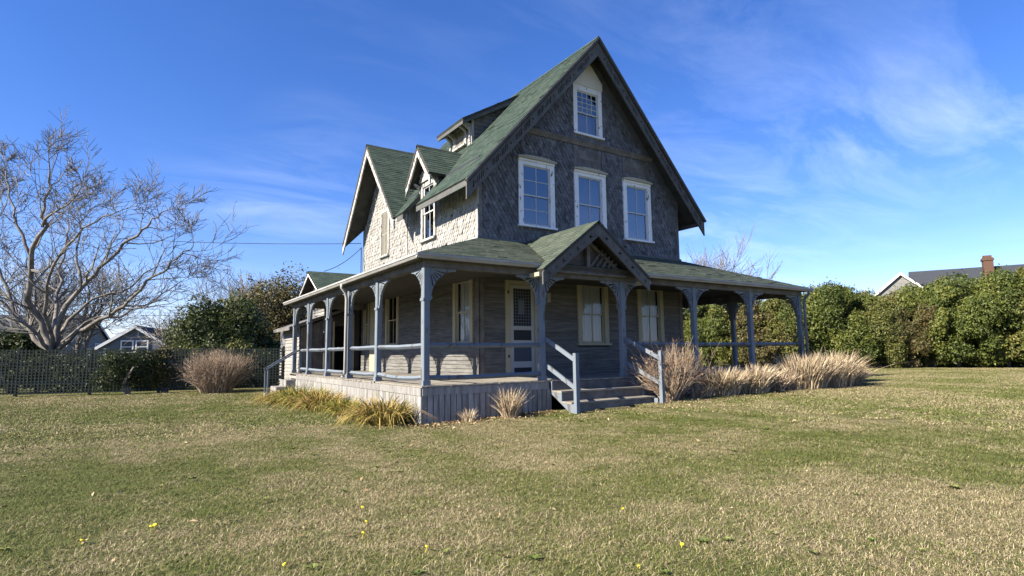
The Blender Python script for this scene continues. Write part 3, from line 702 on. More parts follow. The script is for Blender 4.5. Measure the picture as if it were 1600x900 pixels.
# gablet over the steps
GX, GZ, GW, GT, GY = 4.66, 4.80, 1.78, 3.44, -.48
gs = (GZ-GT)/GW; gl_ = math.hypot(1, gs)
for s in (-1, 1):
    off = (GZ-PZ-.06)/gs
    # u along y, v from the tip up the slope
    V_ = lambda o_: (GW-o_)*gl_
    roof_piece((GX+s*GW, 0, GT), (0, 1, 0), (-s, 0, gs), [[(GY, V_(GW)), (GY, V_(0)), (-.12, V_(0)), (-.12, V_(GW))], [(-.12, V_(off)), (-.12, V_(0)), (Y0, V_(0))]], .07, 'roofold', tab=(.3, .12))
    verge(lambda u, v, w_: (u, GY-w_, v), (GX, GZ-.075), (GX+s*GW, GT-.075), .26, -.06, -.015, 'verge', 'star')
    mb = MB(); mb.box(GX+s*GW-.08, GX+s*GW+.08, GY+.07, -.02, GT-.17, GT-.075); mb.build('eave_block', MT['cream'], house)
# gablet infill: tie beam, king post, sunburst of sticks, boards behind
mb = MB(); mb.box(GX-1.32, GX+1.32, -.06, .06, 3.46, 3.66); mb.build('tie_beam', MT['greywood'], house)
mb = MB(); mb.box(GX-.05, GX+.05, -.05, .05, 3.66, 4.5); mb.build('king_post', MT['greywood'], house)
for k in range(5):
    a = Vector((GX+.10+.20*k, .0, 3.69)); L = .62-.11*k; b2 = a+Vector((math.cos(rad(48))*L, 0, math.sin(rad(48))*L))
    mb = MB(); mb.bar(a, b2, .05, .05, up=(0, 1, 0)); mb.build('truss_stick', MT['greywood'], house)
for s in (-1, 1):
    mb = MB(); mb.bar((GX+s*.04, .02, 4.34), (GX+s*1.1, .02, 3.62), .07, .09, up=(0, 1, 0)); mb.build('truss_brace', MT['greywood'], house)
for k in range(6):
    z = 3.68+k*.15; h_ = (GZ-.22-z-.1)/gs
    if h_ > .1: mb = MB(); mb.box(GX-h_, GX+h_, .10, .125, z, z+.145); mb.build('gablet_board', MT['greywood'], house)
# ceiling and beams
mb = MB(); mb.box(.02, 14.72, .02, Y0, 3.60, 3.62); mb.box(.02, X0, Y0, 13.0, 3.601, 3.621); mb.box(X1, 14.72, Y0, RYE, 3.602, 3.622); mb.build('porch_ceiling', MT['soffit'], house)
mb = MB(); mb.box(.09, 14.69, .09, .25, 3.36, 3.60); mb.build('porch_beam', MT['greywood'], house)
mb = MB(); mb.box(.09, .25, .25, 12.9, 3.36, 3.60); mb.build('porch_beam', MT['greywood'], house)
mb = MB(); mb.box(14.53, 14.69, .25, RYE, 3.36, 3.60); mb.build('porch_beam', MT['greywood'], house)
mb = MB(); mb.box(.25, X0, 12.5, 12.62, 3.36, 3.60); mb.build('porch_beam', MT['greywood'], house)
# gutters and crown moulding
gp = [(0, 0), (.055, 0), (.085, .045), (.105, .06), (.105, .105), (.092, .105), (.092, .07), (.01, .06), (0, .105)]
def gutter(m, a, b_, name='gutter'):
    mb = MB(); mb.prism([(u, PZ-.125+v) for u, v in gp], m, a, b_); return mb.build(name, MT['gutter'], house)
gutter(lambda u, v, w_: (e0-u-.003, w_, v), e0-.09, 13.15)
gutter(lambda u, v, w_: (w_, e0-u-.003, v), e0-.09, GX-1.62)
gutter(lambda u, v, w_: (w_, e0-u-.003, v), GX+1.62, PXR+.02)
gutter(lambda u, v, w_: (PXR-.097+u, w_, v), -.18, RYE+.3)
cp = [(.0, 0), (.12, 0), (.12, .03), (.06, .10), (.0, .10)]
for (m_, a, b_) in ((lambda u, v, w_: (e0+.14-u, w_, v), 0, 13.0), (lambda u, v, w_: (w_, e0+.14-u, v), 0, 14.7), (lambda u, v, w_: (14.74+u, w_, v), .2, RYE)):
    mb = MB(); mb.prism([(u, 3.50+v) for u, v in cp], m_, a, b_); mb.build('crown_moulding', MT['verge'], house)
# posts with fan brackets
def bracket_mesh():
    R = .56; H = .68; poly = [(0, 0), (0, -H), (.035, -H), (.05, -H+.05)]
    for k in range(1, 12):
        a = math.pi-(math.pi/2)*k/12; poly.append((.66+(.66-.055)*math.cos(a), -.66+(.66-.055)*math.sin(a)))
    poly += [(.66, -.05), (.66, 0)]
    holes = []
    for k in range(5):
        a = rad(-78+k*16.5); r0, r1 = .13, .30-.025*abs(k-2)*0
        lim = .40 if k in (0, 4) else (.33 if k in (1, 3) else .29)
        d = Vector((math.cos(a), math.sin(a))); n = Vector((-d.y, d.x)); c = Vector((.015, -.03))
        p = [c+d*r0+n*.008, c+d*r0-n*.008, c+d*(lim-.03)-n*.024, c+d*lim, c+d*(lim-.03)+n*.024]
        holes.append([tuple(q) for q in p])
    mb = MB(); mb.prism(poly, lambda u, v, w_: (u, w_, v), -.03, .03, holes)
    mb.box(0, .07, -.045, .045, -H-.02, -H+.05); return mb.mesh('bracket', MT['porch'])
BRM = bracket_mesh()
def post_mesh():
    mb = MB(); h = .075; c = .014
    oc = [(-h+c, -h), (h-c, -h), (h, -h+c), (h, h-c), (h-c, h), (-h+c, h), (-h, h-c), (-h, -h+c)]
    z0, z1 = DK, 3.36
    mb.prism(oc, lambda u, v, w_: (u, v, w_), z0, z1)
    mb.box(-.088, .088, -.088, .088, z0+.001, z0+.11); mb.box(-.09, .09, -.09, .09, 2.62, 2.68)
    return mb.mesh('porch_post', MT['porch'])
PM = post_mesh()
def post(x, y, dirs):
    o = link('porch_post', PM, house, (x, y, 0))
    o.rotation_euler = (random.uniform(-.004, .004), random.uniform(-.004, .004), 0)
    for d in dirs:
        b2 = link('bracket', BRM, o); a = {'+x': 0, '+y': 90, '-x': 180, '-y': 270}[d]
        v = Vector((math.cos(rad(a)), math.sin(rad(a)), 0))*.075; b2.location = (v.x, v.y, 3.36); b2.rotation_euler = (0, 0, rad(a))
    return o
FXS = [.17, 3.26, 5.98, 8.94, 11.70, 14.61]; LYS = [3.10, 5.46, 7.77, 10.20, 12.56]; RYS = [2.88, 5.60, 8.4]
post(FXS[0], .17, ['+x', '+y'])
for x in FXS[1:5]: post(x, .17, ['+x', '-x'])
post(FXS[5], .17, ['-x', '+y'])
for i, y in enumerate(LYS): post(.17, y, ['-y', '+y'] if i < 4 else ['-y', '+x'])
for i, y in enumerate(RYS): post(14.61, y, ['-y', '+y'])
# rails
def rail(a, b_, sag=0, roll=rad(45), sz_=.075):
    mb = MB(); a, b_ = Vector(a), Vector(b_); n = 6 if sag else 1
    ps = [a+(b_-a)*i/n+Vector((0, 0, -sag*4*(i/n)*(1-i/n)+(random.uniform(-.006, .006) if 0 < i < n else 0))) for i in range(n+1)]
    for i in range(n): mb.bar(ps[i], ps[i+1], sz_, sz_, roll=roll)
    mb.build('rail', MT['porch'], house)
ZT, ZL = 1.66, .97
def railrun(p, q, low=True, sag=0):
    p, q = Vector(p), Vector(q); d = (q-p).normalized()*.07
    rail((p.x+d.x, p.y+d.y, ZT), (q.x-d.x, q.y-d.y, ZT), sag*.3)
    if low: rail((p.x+d.x, p.y+d.y, ZL), (q.x-d.x, q.y-d.y, ZL), sag)
railrun((.17, .17, 0), (3.26, .17, 0), True, .02)
for i in range(2, 5): railrun((FXS[i], .17, 0), (FXS[i+1], .17, 0), False)
ys = [.17]+LYS
for i in range(len(ys)-2): railrun((.17, ys[i], 0), (.17, ys[i+1], 0), True, [.05, .02, .015, .02][i])
railrun((.17, 10.2, 0), (.17, 11.45, 0), True)
mb = MB(); mb.box(.12, .22, 11.42, 11.52, DK, 1.72); mb.build('porch_newel', MT['porch'], house)
ry = [.17]+RYS
for i in range(len(ry)-1): railrun((14.61, ry[i], 0), (14.61, ry[i+1], 0), False)
# deck: boards, fascia, skirt
mb = MB(); mb.box(.05, 14.75, .05, 12.7, DK-.10, DK-.03); deck = mb.build('porch_deck', MT['soffit'], house)
mb = MB(); mb.box(0, .132, .0, Y0-.002, DK-.03, DK); dbm = mb.mesh('floor_board', MT['deck'])
n = int(14.8/.137)
for i in range(n):
    o = link('floor_board', dbm, deck, (i*.137, -.02-random.random()*.018, random.uniform(-.003, .003)))
mb = MB(); mb.box(0, X0-.002, 0, .132, DK-.03, DK); dbm2 = mb.mesh('floor_board', MT['deck'])
y = Y0+.004
while y < 12.6: link('floor_board', dbm2, deck, (-.02-random.random()*.018, y, random.uniform(-.003, .003))); y += .137
mb = MB(); mb.box(0, 14.75-X1, 0, .132, DK-.03, DK); dbm3 = mb.mesh('floor_board', MT['deck'])
y = Y0+.004
while y < RYE: link('floor_board', dbm3, deck, (X1+.05, y, random.uniform(-.003, .003))); y += .137
def fascia(*b6):
    mb = MB(); mb.box(*b6); mb.build('deck_fascia', MT['skirt'], house)
y = 0.004
for L in (2.4, 3.1, 2.9, 3.0): fascia(-.012+random.uniform(-.004, .002), .028, y, min(y+L, 11.35)-.006, DK-.20, DK-.036); y += L
x = .03
fascia(.03, 3.33, -.012, .026, DK-.20, DK-.036); fascia(6.1, 10.4, -.012, .026, DK-.20, DK-.036); fascia(10.41, 14.76, -.012, .026, DK-.20, DK-.036)
fascia(14.762, 14.80, 0, RYE, DK-.20, DK-.036)
mb = MB(); mb.box(.06, .09, .06, 12.5, DK-.30, DK-.2); skirt = mb.build('porch_skirt', MT['soffit'], house)
x = .002
while x < 3.28:
    wd = .128+random.random()*.02; mb = MB(); mb.box(x, x+wd-.012, .0+random.uniform(0, .008), .03, gh(x, 0)-.08+random.uniform(0, .03), DK-.203); mb.build('skirt_board', MT['skirt'], skirt); x += wd+.006
x = 6.15
while x < 14.7:
    wd = .14; mb = MB(); mb.box(x, x+wd-.014, .0, .03, gh(x, 0)-.08, DK-.203); mb.build('skirt_board', MT['skirt'], skirt); x += wd
y = .035
while y < 11.3:
    wd = .115+random.random()*.02; mb = MB(); mb.box(.0+random.uniform(0, .008), .03, y, y+wd-.008, -.08+random.uniform(0, .03), DK-.203); mb.build('skirt_board', MT['skirt'], skirt); y += wd+.002
mb = MB(); mb.box(14.74, 14.77, .05, RYE, gh(14, 1)-.05, DK-.2); mb.build('skirt_panel', MT['skirt'], skirt)
mb = MB(); mb.box(.4, 14.3, .5, 12.4, -.2, -.02); mb.build('crawl_floor', MT['room'], house)
# front steps
SX0, SX1 = 3.42, 6.06; G0 = .10
def tread(y0, y1, z, gap=True):
    mb = MB(); mb.box(SX0-.05, SX1+.05, y0, y1, z-.04, z); o = mb.build('step_tread', MT['deck'], house)
for (yb, z) in ((-.05, .565), (-.42, .33)):
    tread(yb-.18, yb-.003, z); tread(yb-.385, yb-.192, z-.002)
    mb = MB(); mb.box(SX0, SX1, yb-.34, yb-.315, z-.235, z-.04); mb.build('step_riser', MT['greywood'], house)
mb = MB(); mb.box(SX0, SX1, -.052, -.03, .535, DK-.04); mb.build('step_riser', MT['greywood'], house)
for x, g_ in ((SX0-.02, .09), (SX1+.02, .16)):
    mb = MB(); mb.prism([(0, .78), (0, .50), (-.80, g_-.05), (-.93, g_-.05), (-.93, .29), (-.43, .29), (-.43, .53), (-.06, .53), (-.06, .78)], lambda u, v, w_: (x+w_, u, v), -.022, .022); mb.build('stringer', MT['porch'], house)
for x, yb, g_, zt_, xp in ((3.38, -.98, .06, 1.45, 3.26), (6.12, -1.03, .12, 1.49, 5.98)):
    mb = MB(); mb.box(x-.05, x+.05, yb-.05, yb+.05, g_, zt_); mb.build('stair_newel', MT['porch'], house)
    for (za, zb_) in ((1.80, 1.30), (1.16, .66)):
        mb = MB(); mb.bar((xp+.08, .10, za), (x, yb+.05, zb_), .045, .095); mb.build('stair_rail', MT['porch'], house)
# side steps at the far end of the left porch
for k, z in enumerate((.56, .32)):
    mb = MB(); mb.box(-.34*(k+1), -.34*k-.01, 11.4, 12.5, z-.24 if k else z-.5, z); mb.build('side_step', MT['skirt'], house)
for yy in (11.48, 12.02):
    mb = MB(); mb.box(-.99, -.94, yy-.025, yy+.025, -.02, .95); mb.build('side_newel', MT['porch'], house)
    mb = MB(); mb.bar((-1.02, yy, .97), (.12, yy-.02, 1.68), .06, .05); mb.build('side_handrail', MT['porch'], house)
mb = MB(); mb.box(-1.08, -.86, 11.38, 11.58, -.05, .12); mb.build('newel_footing', plain('concrete', (.4, .39, .36)), house)
# downspouts
dp = MB(); dp.tube([(-.15, 5.30, 3.53), (-.15, 5.30, 3.42), (-.02, 5.34, 3.28), (.02, 5.36, 3.1), (.02, 5.36, .95), (-.08, 5.36, .84)], [.045]*6, 8); dp.build('downspout', MT['gutter'], house, True)
dp = MB(); dp.tube([(14.72, -.16, 3.53), (14.74, -.16, 3.40), (14.76, .02, 3.26), (14.76, .05, 3.1), (14.76, .05, .6)], [.045]*5, 8); dp.build('downspout', MT['porch'], house, True)

# rear ell and lean-to of the house
ex0, ey, ez = 1.05, 14.45, 5.16
for s in (-1, 1):
    roof_piece((ex0, ey+s*1.85, ez-1.0), (1, 0, 0), (0, -s*1.85, 1.0), [rect(0, 6.5, 0, math.hypot(1.85, 1.0))], .10)
    mb = MB(); mb.prism([(ey, ez-.03), (ey+s*1.87, ez-1.04), (ey+s*1.87, ez-1.20), (ey, ez-.2)], lambda u, v, w_: (ex0+.02-w_, u, v), -.02, .02); mb.build('verge_board', MT['white'], house)
em = lambda u, v, w_: (1.45-w_, u, v)
ew = MB(); ew.prism([(13.0, 0), (15.9, 0), (15.9, 4.25), (ey, 5.0), (13.0, 4.25)], em, -.1, 0); ew = ew.build('wall', MT['soffit'], house)
clapboards(em, 13.0, 15.9, 2.4, 4.18, [], ew, .13, 'skirt')
mb = MB(); mb.box(1.45, 7.5, 15.8, 15.9, 0, 4.2); mb.build('wall', MT['soffit'], house)
# lean-to
mb = MB(); mb.prism([(.05, 2.50), (2.95, 3.57), (2.95, 3.70), (.05, 2.63)], lambda u, v, w_: (u, w_, v), 13.05, 16.3); mb.build('lean_to_roof', MT['greywood'], house)
am = lambda u, v, w_: (.5-w_, u, v); wm = lambda u, v, w_: (u, 13.25-w_, v)
aw = MB(); aw.mbox(am, 13.25, 16.9, 0, 2.62, -.1, 0); aw = aw.build('wall', MT['soffit'], house); clapboards(am, 13.2, 16.9, .05, 2.62, [], aw, .15, 'skirt')
ww_ = MB(); ww_.prism([(.5, 0), (3.0, 0), (3.0, 3.5), (.5, 2.62)], wm, -.1, 0, [rect(1.9, 2.7, .6, 2.7)]); ww_ = ww_.build('wall', MT['soffit'], house)
for k in range(10):
    u = .52+k*.135; mb = MB(); mb.mbox(wm, u, u+.125, .5, 2.6+(u-.5)*.36, 0, .02); mb.build('wall_board', MT['greywood'], ww_)
for k in range(12):
    u = .75+k*.085; mb = MB(); mb.mbox(wm, u, u+.025, 1.2, 2.5, .022, .03); mb.build('lattice_lath', MT['greywood'], ww_)
for k in range(13):
    z = 1.2+k*.1; mb = MB(); mb.mbox(wm, .75, 1.75, z, z+.025, .031, .038); mb.build('lattice_lath', MT['greywood'], ww_)
mb = MB(); mb.mbox(wm, 1.84, 1.92, .6, 2.9, 0, .05); mb.mbox(wm, 2.68, 2.76, .6, 3.2, 0, .05); mb.build('door_frame', MT['cream'], ww_)

#VEG
# ------------------------------------------------------------------ vegetation
def leafmat(name, stops, rough=.55, trans=.25):
    m, t, b = new_mat(name, rough, .35); r = attr(t)
    nz = noise(t, pos(t), .45, 3, .6); f = mathn(t, 'ADD', mathn(t, 'MULTIPLY', r, .6), mathn(t, 'MULTIPLY', mathn(t, 'SUBTRACT', nz, .3), 1.0), True)
    c = ramp(t, f, stops); t.links.new(c, b.inputs['Base Color'])
    tl = nd(t, 'ShaderNodeBsdfTranslucent'); t.links.new(c, tl.inputs[0]); ms = nd(t, 'ShaderNodeMixShader'); ms.inputs[0].default_value = trans
    o = t.nodes['Material Output']; t.links.new(b.outputs[0], ms.inputs[1]); t.links.new(tl.outputs[0], ms.inputs[2]); t.links.new(ms.outputs[0], o.inputs[0]); return m
MT['leaf_green'] = leafmat('hedge_leaf_green', [(.0, (.022, .036, .010)), (.4, (.068, .094, .02)), (.75, (.125, .142, .028)), (1, (.20, .195, .048))])
MT['leaf_olive'] = leafmat('hedge_leaf_olive', [(.0, (.032, .042, .014)), (.4, (.085, .10, .024)), (.75, (.14, .14, .036)), (1, (.20, .175, .05))])
MT['leaf_russet'] = leafmat('hedge_leaf_russet', [(.0, (.035, .036, .014)), (.4, (.09, .085, .03)), (.75, (.14, .105, .042)), (1, (.13, .14, .04))])
MT['leaf_dark'] = leafmat('evergreen_leaf', [(.0, (.014, .024, .009)), (.5, (.038, .056, .017)), (.85, (.068, .084, .024)), (1, (.11, .11, .035))])
MT['leaf_ever'] = leafmat('juniper_leaf', [(.0, (.018, .03, .010)), (.45, (.055, .078, .02)), (.8, (.09, .112, .028)), (1, (.13, .135, .04))])
MT['leaf_autumn'] = leafmat('autumn_leaf', [(.0, (.035, .034, .016)), (.4, (.085, .075, .03)), (.8, (.135, .115, .042)), (1, (.10, .115, .035))])
MT['bark'] = wood('grey_bark', (.07, .063, .057), (.24, .22, .195), (5, 5, 2), .5, (.035, .031, .028), .9, 'obj', .1, 3)
MT['twig'] = wood('twig_bark', (.095, .091, .087), (.20, .193, .185), (3, 3, 1), .2, (.06, .05, .045), .9, 'attr', .5, 3)
MT['palebark'] = wood('pale_bark', (.10, .09, .08), (.19, .175, .16), (3, 3, 1), .2, (.08, .07, .06), .9, 'attr', .4, 3)

def crown_leaves(R, n, size, seed, lobes=14, squash=1.0, flat=.0, deep=.5, small=False):
    """leaf faces spread through an uneven crown: R radii, base at z=0"""
    g = np.random.default_rng(seed); R = np.array(R, float)
    L = g.normal(size=(lobes, 3)); L /= np.linalg.norm(L, axis=1)[:, None]; L *= (.35+.45*g.random(lobes)[:, None]); lr = .30+.28*g.random(lobes)
    if small: lr = .13+.22*g.random(lobes); L *= 1.15
    L[:, 2] = np.clip(L[:, 2], -.75, .9)
    k = g.integers(0, lobes, n); d = g.normal(size=(n, 3)); d /= np.linalg.norm(d, axis=1)[:, None]
    rr = lr[k]*(1-deep*g.random(n)**2.2)*(1+.30*np.sin(d[:, 0]*5+k)*np.sin(d[:, 2]*6+k*2)+.16*np.sin(d[:, 1]*13+k)*np.sin(d[:, 0]*11))
    spray = g.random(n) < .04; rr[spray] *= 1.0+.35*g.random(spray.sum())
    C = (L[k]+d*rr[:, None]); C[:, 2] = np.maximum(C[:, 2], -.98)
    P = C*R+np.array([0, 0, R[2]*.98])
    nrm = d*.55+g.normal(size=(n, 3))*.6+np.array([0, 0, .35]); nrm /= np.linalg.norm(nrm, axis=1)[:, None]
    a = np.cross(nrm, g.normal(size=(n, 3))); a /= np.linalg.norm(a, axis=1)[:, None]; b_ = np.cross(nrm, a)
    s = size*(.5+g.random(n))[:, None]; ln = (1.2+.8*g.random(n))[:, None]
    V = np.stack([P-a*s*ln*.5, P+b_*s*.42, P+a*s*ln*.5+nrm*s*.15, P-b_*s*.42], 1).reshape(-1, 3); V[:, 2] = np.maximum(V[:, 2], .02)
    F = np.arange(4*n).reshape(n, 4); return V, F, np.clip(g.normal(.5, .25, n)+.25*(np.sin(k*2.3)), 0, 1)
def grow(mb, p, d, L, r, lev, g, up=.12, kids=(3, 5), spread=.75, seg=5, wob=.22, minr=.006, tips=None, sides=6):
    """a branch with its own smaller branches"""
    p = Vector(p); d = Vector(d).normalized(); pts = [p.copy()]; rads = [r]; dirs = [d.copy()]
    for i in range(seg):
        d = (d+Vector((g.gauss(0, wob), g.gauss(0, wob), g.gauss(0, wob)+up*.5))).normalized(); p = p+d*(L/seg); pts.append(p.copy()); dirs.append(d.copy())
        rads.append(max(minr*.6, r*(1-(.62 if lev else .8)*(i+1)/seg)))
    mb.tube(pts, rads, max(3, sides), False, g.random())
    branch_off(mb, pts, rads, dirs, L, lev, g, up, kids, spread, wob, minr, sides)
def branch_off(mb, pts, rads, dirs, L, lev, g, up, kids, spread, wob, minr, sides, start=.22, sub=None):
    if lev <= 0: return
    n = g.randint(*kids); seg = len(pts)-1
    for j in range(n):
        f = start+(1-start)*(j+g.random())/n; x = f*seg; i = min(seg-1, int(x)); q = pts[i].lerp(pts[i+1], x-i); dd = dirs[min(i+1, seg)]
        s = Vector((g.gauss(0, 1), g.gauss(0, 1), g.gauss(0, .8))); s = (s-dd*s.dot(dd)).normalized()
        nd_ = (dd*(1-.35*spread)+s*spread*(.6+.6*g.random())).normalized()
        nr = max(minr, rads[min(i+1, seg)]*(.45+.25*g.random()))
        grow(mb, q, nd_, L*(.48+.26*g.random()), nr, lev-1, g, up, sub or kids, spread, 4 if lev > 1 else 3, wob, minr, None, max(3, sides-1))
    # leader keeps going
    grow(mb, pts[-1], dirs[-1], L*.45, max(minr, rads[-1]), lev-1, g, up, kids, spread, 3, wob, minr, None, max(3, sides-1))

# --- great bare tree behind the fence on the left: limbs laid out in space
gr = random.Random(11)
tb = on_ground(84, 25.5); big = thing('bare_tree', 'large leafless multi stemmed tree spreading above the left end of the lattice fence', 'tree', tb)
def limb(name, pts_px, r0, r1, lev, mat, kids=(5, 7), start=.25):
    P = [at(x, y, z)-tb for x, y, z in pts_px]; Q = []; 
    for i in range(len(P)-1):
        for k in range(3):
            tt = k/3; Q.append(P[i].lerp(P[i+1], tt)+Vector((gr.gauss(0, .055), gr.gauss(0, .055), gr.gauss(0, .055)))*(1 if Q else 0))
    Q.append(P[-1]); n = len(Q)-1
    rs = [r0+(r1-r0)*(i/n)**.8 for i in range(n+1)]; ds = [(Q[min(i+1, n)]-Q[max(i-1, 0)]).normalized() for i in range(n+1)]
    mb = MB(); mb.tube(Q, rs, 8, True); mb.build(name, MT['bark'], big, True)
    tw = MB(); L = sum((Q[i+1]-Q[i]).length for i in range(n))
    branch_off(tw, Q, rs, ds, min(3.0, L*.42), lev, gr, .2, (kids[0]+2, kids[1]+2), .8, .2, .0135, 5, start, (3, 4))
    tw.build('branches', MT['twig'], big, kind='stuff')
base = [(84, 552, 25.5)]
limb('trunk', base+[(72, 520, 25.4), (45, 470, 25.0), (49, 400, 24.6), (66, 354, 24.3), (72, 310, 24.0), (78, 268, 23.6)], 0.185, 0.032, 3, 'bark', (7, 8))
limb('limb', base+[(95, 497, 25.6), (128, 446, 25.9), (158, 420, 26.0), (194, 384, 26.2), (220, 360, 26.2), (240, 344, 26.4), (256, 330, 26.6)], 0.141, 0.024, 3, 'bark', (6, 8))
limb('limb', base+[(120, 520, 25.0), (160, 500, 24.6), (194, 476, 24.4), (230, 441, 24.2), (262, 414, 24.0), (284, 398, 23.9), (302, 384, 23.8)], 0.118, 0.018, 3, 'bark', (5, 7))
limb('limb', base+[(110, 500, 26.2), (150, 466, 27.0), (204, 448, 27.6), (238, 420, 28.0)], 0.096, 0.024, 3, 'bark', (6, 8))
limb('limb', base+[(60, 530, 25.6), (24, 490, 25.8), (2, 430, 26.0), (-18, 370, 26.4), (-26, 320, 26.6)], 0.126, 0.032, 3, 'bark', (6, 8))
limb('limb', [(49, 400, 24.6), (30, 350, 24.8), (16, 310, 25.2), (10, 262, 25.6)], 0.074, 0.020, 3, 'bark', (7, 8))
limb('limb', [(66, 354, 24.3), (90, 330, 23.6), (112, 312, 23.0), (128, 290, 22.6)], 0.063, 0.016, 3, 'bark', (6, 8))
limb('limb', [(128, 446, 25.9), (120, 390, 26.6), (128, 346, 27.4), (144, 315, 28.0)], 0.067, 0.016, 3, 'bark', (6, 8))
limb('limb', base+[(88, 480, 27.5), (96, 420, 28.6), (104, 370, 29.6), (108, 325, 30.2)], 0.111, 0.024, 3, 'bark', (7, 9))
limb('limb', base+[(30, 500, 27.5), (-5, 440, 29), (-20, 380, 30), (10, 320, 30.5)], 0.111, 0.024, 3, 'bark', (6, 8))
limb('limb', base+[(70, 490, 24.4), (80, 430, 23.8), (100, 385, 23.4), (150, 345, 23.0), (186, 330, 22.8)], .095, .02, 3, 'bark', (6, 8))
limb('limb', base+[(130, 505, 27.0), (190, 492, 28.0), (240, 470, 28.6), (282, 440, 29.0)], .095, .018, 3, 'bark', (6, 8))
limb('limb', base+[(45, 510, 24.6), (10, 480, 24.2), (-20, 455, 24.0)], .095, .03, 3, 'bark', (5, 7))

def bare_tree(px, depth, h, label, seed, spread=.7, lev=4, r=.16, mat='twig', nst=1, kids=(4, 6), group=None, up=.2, minr=.017, lift=.35):
    b0 = on_ground(px, depth); g = random.Random(seed); o = thing('bare_tree', label, 'tree', b0, 0, group)
    tr = MB(); tw = MB()
    for k in range(nst):
        d = Vector((g.gauss(0, .25*nst**.5), g.gauss(0, .25*nst**.5), 1)); p = Vector((0, 0, 0)); pts = [p.copy()]; rads = [r]; dirs = [d.normalized()]
        for i in range(4): d = (d+Vector((g.gauss(0, .15), g.gauss(0, .15), .25))).normalized(); p = p+d*h*lift/4*1.3; pts.append(p.copy()); rads.append(r*(1-.13*(i+1))); dirs.append(d.copy())
        tr.tube(pts, rads, 7, True)
        branch_off(tw, pts, rads, dirs, h*.42, lev-1, g, up, kids, spread, .2, minr, 5, .35)
    tr.build('trunk', MT['bark'], o, True); tw.build('crown', MT[mat], o, kind='stuff'); return o
bare_tree(392, 42, 10.6, 'bare twiggy tree standing behind the dark evergreen left of the porch', 3, .75, 4, .16, 'twig', 3, (5, 6))
bare_tree(440, 44, 10.0, 'bare brownish tree directly left of the rear gable', 5, .7, 4, .14, 'twig', 3, (5, 6))
bare_tree(345, 38, 8.6, 'slim bare tree rising left of the twiggy tree', 8, .7, 4, .11, 'twig', 2, (4, 6))
bare_tree(258, 46, 7.2, 'pale grey bare tree beside the far blue gabled house', 9, .8, 4, .15, 'palebark', 2, (5, 6))
bare_tree(285, 52, 7.0, 'pale bare tree right of the far blue gabled house', 10, .8, 4, .15, 'palebark', 2, (5, 6))
bare_tree(20, 33, 11, 'bare tree half hidden behind the great spreading tree at the left edge', 14, .75, 4, .18, 'twig', 3, (5, 6))
bare_tree(120, 36, 10.5, 'bare tree standing behind the limbs of the great spreading tree', 15, .8, 4, .16, 'twig', 3, (5, 6))
bare_tree(62, 38, 9.6, 'bare tree behind the trunk of the great spreading tree', 41, .8, 4, .13, 'twig', 3, (5, 6))
bare_tree(1095, 46, 12.4, 'bare pale tree behind the house showing above the porch roof', 21, .5, 4, .15, 'palebark', 3, (5, 6), None, .35)
bare_tree(1135, 48, 11.6, 'smaller bare tree behind the porch roof, right of its neighbour', 22, .5, 4, .14, 'palebark', 3, (5, 6), None, .35)

def shrub(name, px, depth, R, n, size, mat, label, seed, cat='shrub', group=None, trunk=True, lobes=14, dz=0, shared=None, rz=0, scale=None, deep=.5):
    b0 = on_ground(px, depth) if not isinstance(px, Vector) else px; o = thing(name, label, cat, b0, rz, group)
    if shared is None:
        V, F, r = crown_leaves(R, n, size, seed, lobes, deep=deep); me = np_mesh('crown', V, F, MT[mat], r)
    else: me = shared
    c = link('crown', me, o, (0, 0, dz))
    if scale: c.scale = scale
    if trunk:
        g = random.Random(seed); tr = MB()
        for k in range(3):
            tr.tube([(0, 0, -.05), (g.gauss(0, .15), g.gauss(0, .15), R[2]*.5), (g.gauss(0, .4), g.gauss(0, .4), R[2]*1.2+dz)], [.10, .07, .03], 5)
        tr.build('trunk', MT['bark'], o)
    return o
# evergreens and autumn trees on the left
shrub('evergreen_tree', 350, 31, (2.5, 2.2, 2.35), 34000, .10, 'leaf_ever', 'dark green dense evergreen behind the fence, left of the porch', 31, 'tree', lobes=20)
shrub('evergreen_tree', 428, 33, (1.3, 1.4, 1.35), 16000, .10, 'leaf_ever', 'dark green evergreen close to the lean to, right of the taller one', 32, 'tree')
shrub('autumn_tree', 430, 40, (3.6, 2.8, 3.7), 34000, .10, 'leaf_autumn', 'olive and brown leaved tree behind the lean to', 33, 'tree', lobes=24)
shrub('autumn_tree', 268, 64, (5, 3, 2.6), 12000, .16, 'leaf_autumn', 'low russet tree mass right of the far blue gabled house', 36, 'tree', lobes=24)
shrub('evergreen_tree', 14, 29, (1.9, 1.6, 1.6), 14000, .11, 'leaf_dark', 'dark evergreen at the left edge behind the fence', 34, 'tree')
for i, (px, dp_, R, mt, lb) in enumerate(((180, 25.2, (1.6, .6, .86), 'leaf_dark', 'dark leafy shrub hanging over the fence near its middle'),
        (232, 25.6, (1.3, .6, .9), 'leaf_dark', 'dark leafy shrub behind the fence below the blue gabled house'),
        (285, 26.0, (1.4, .7, 1.0), 'leaf_green', 'green shrub behind the fence, left of the dark evergreen'),
        (330, 27.0, (1.3, .8, 1.05), 'leaf_dark', 'dark low shrub behind the fence and the round dry bush'),
        (390, 27.4, (1.2, .8, 1.1), 'leaf_olive', 'olive shrub behind the fence close to the side steps'),
        (20, 24.2, (1.7, .5, .82), 'leaf_dark', 'dark shrub behind the leftmost fence panels'),
        (100, 24.9, (2.0, .5, .82), 'leaf_dark', 'dark shrub at the foot of the great bare tree'))):
    shrub('shrub', px, dp_, R, 7000, .075, mt, lb, 50+i, trunk=True, group='shrubs along the fence')
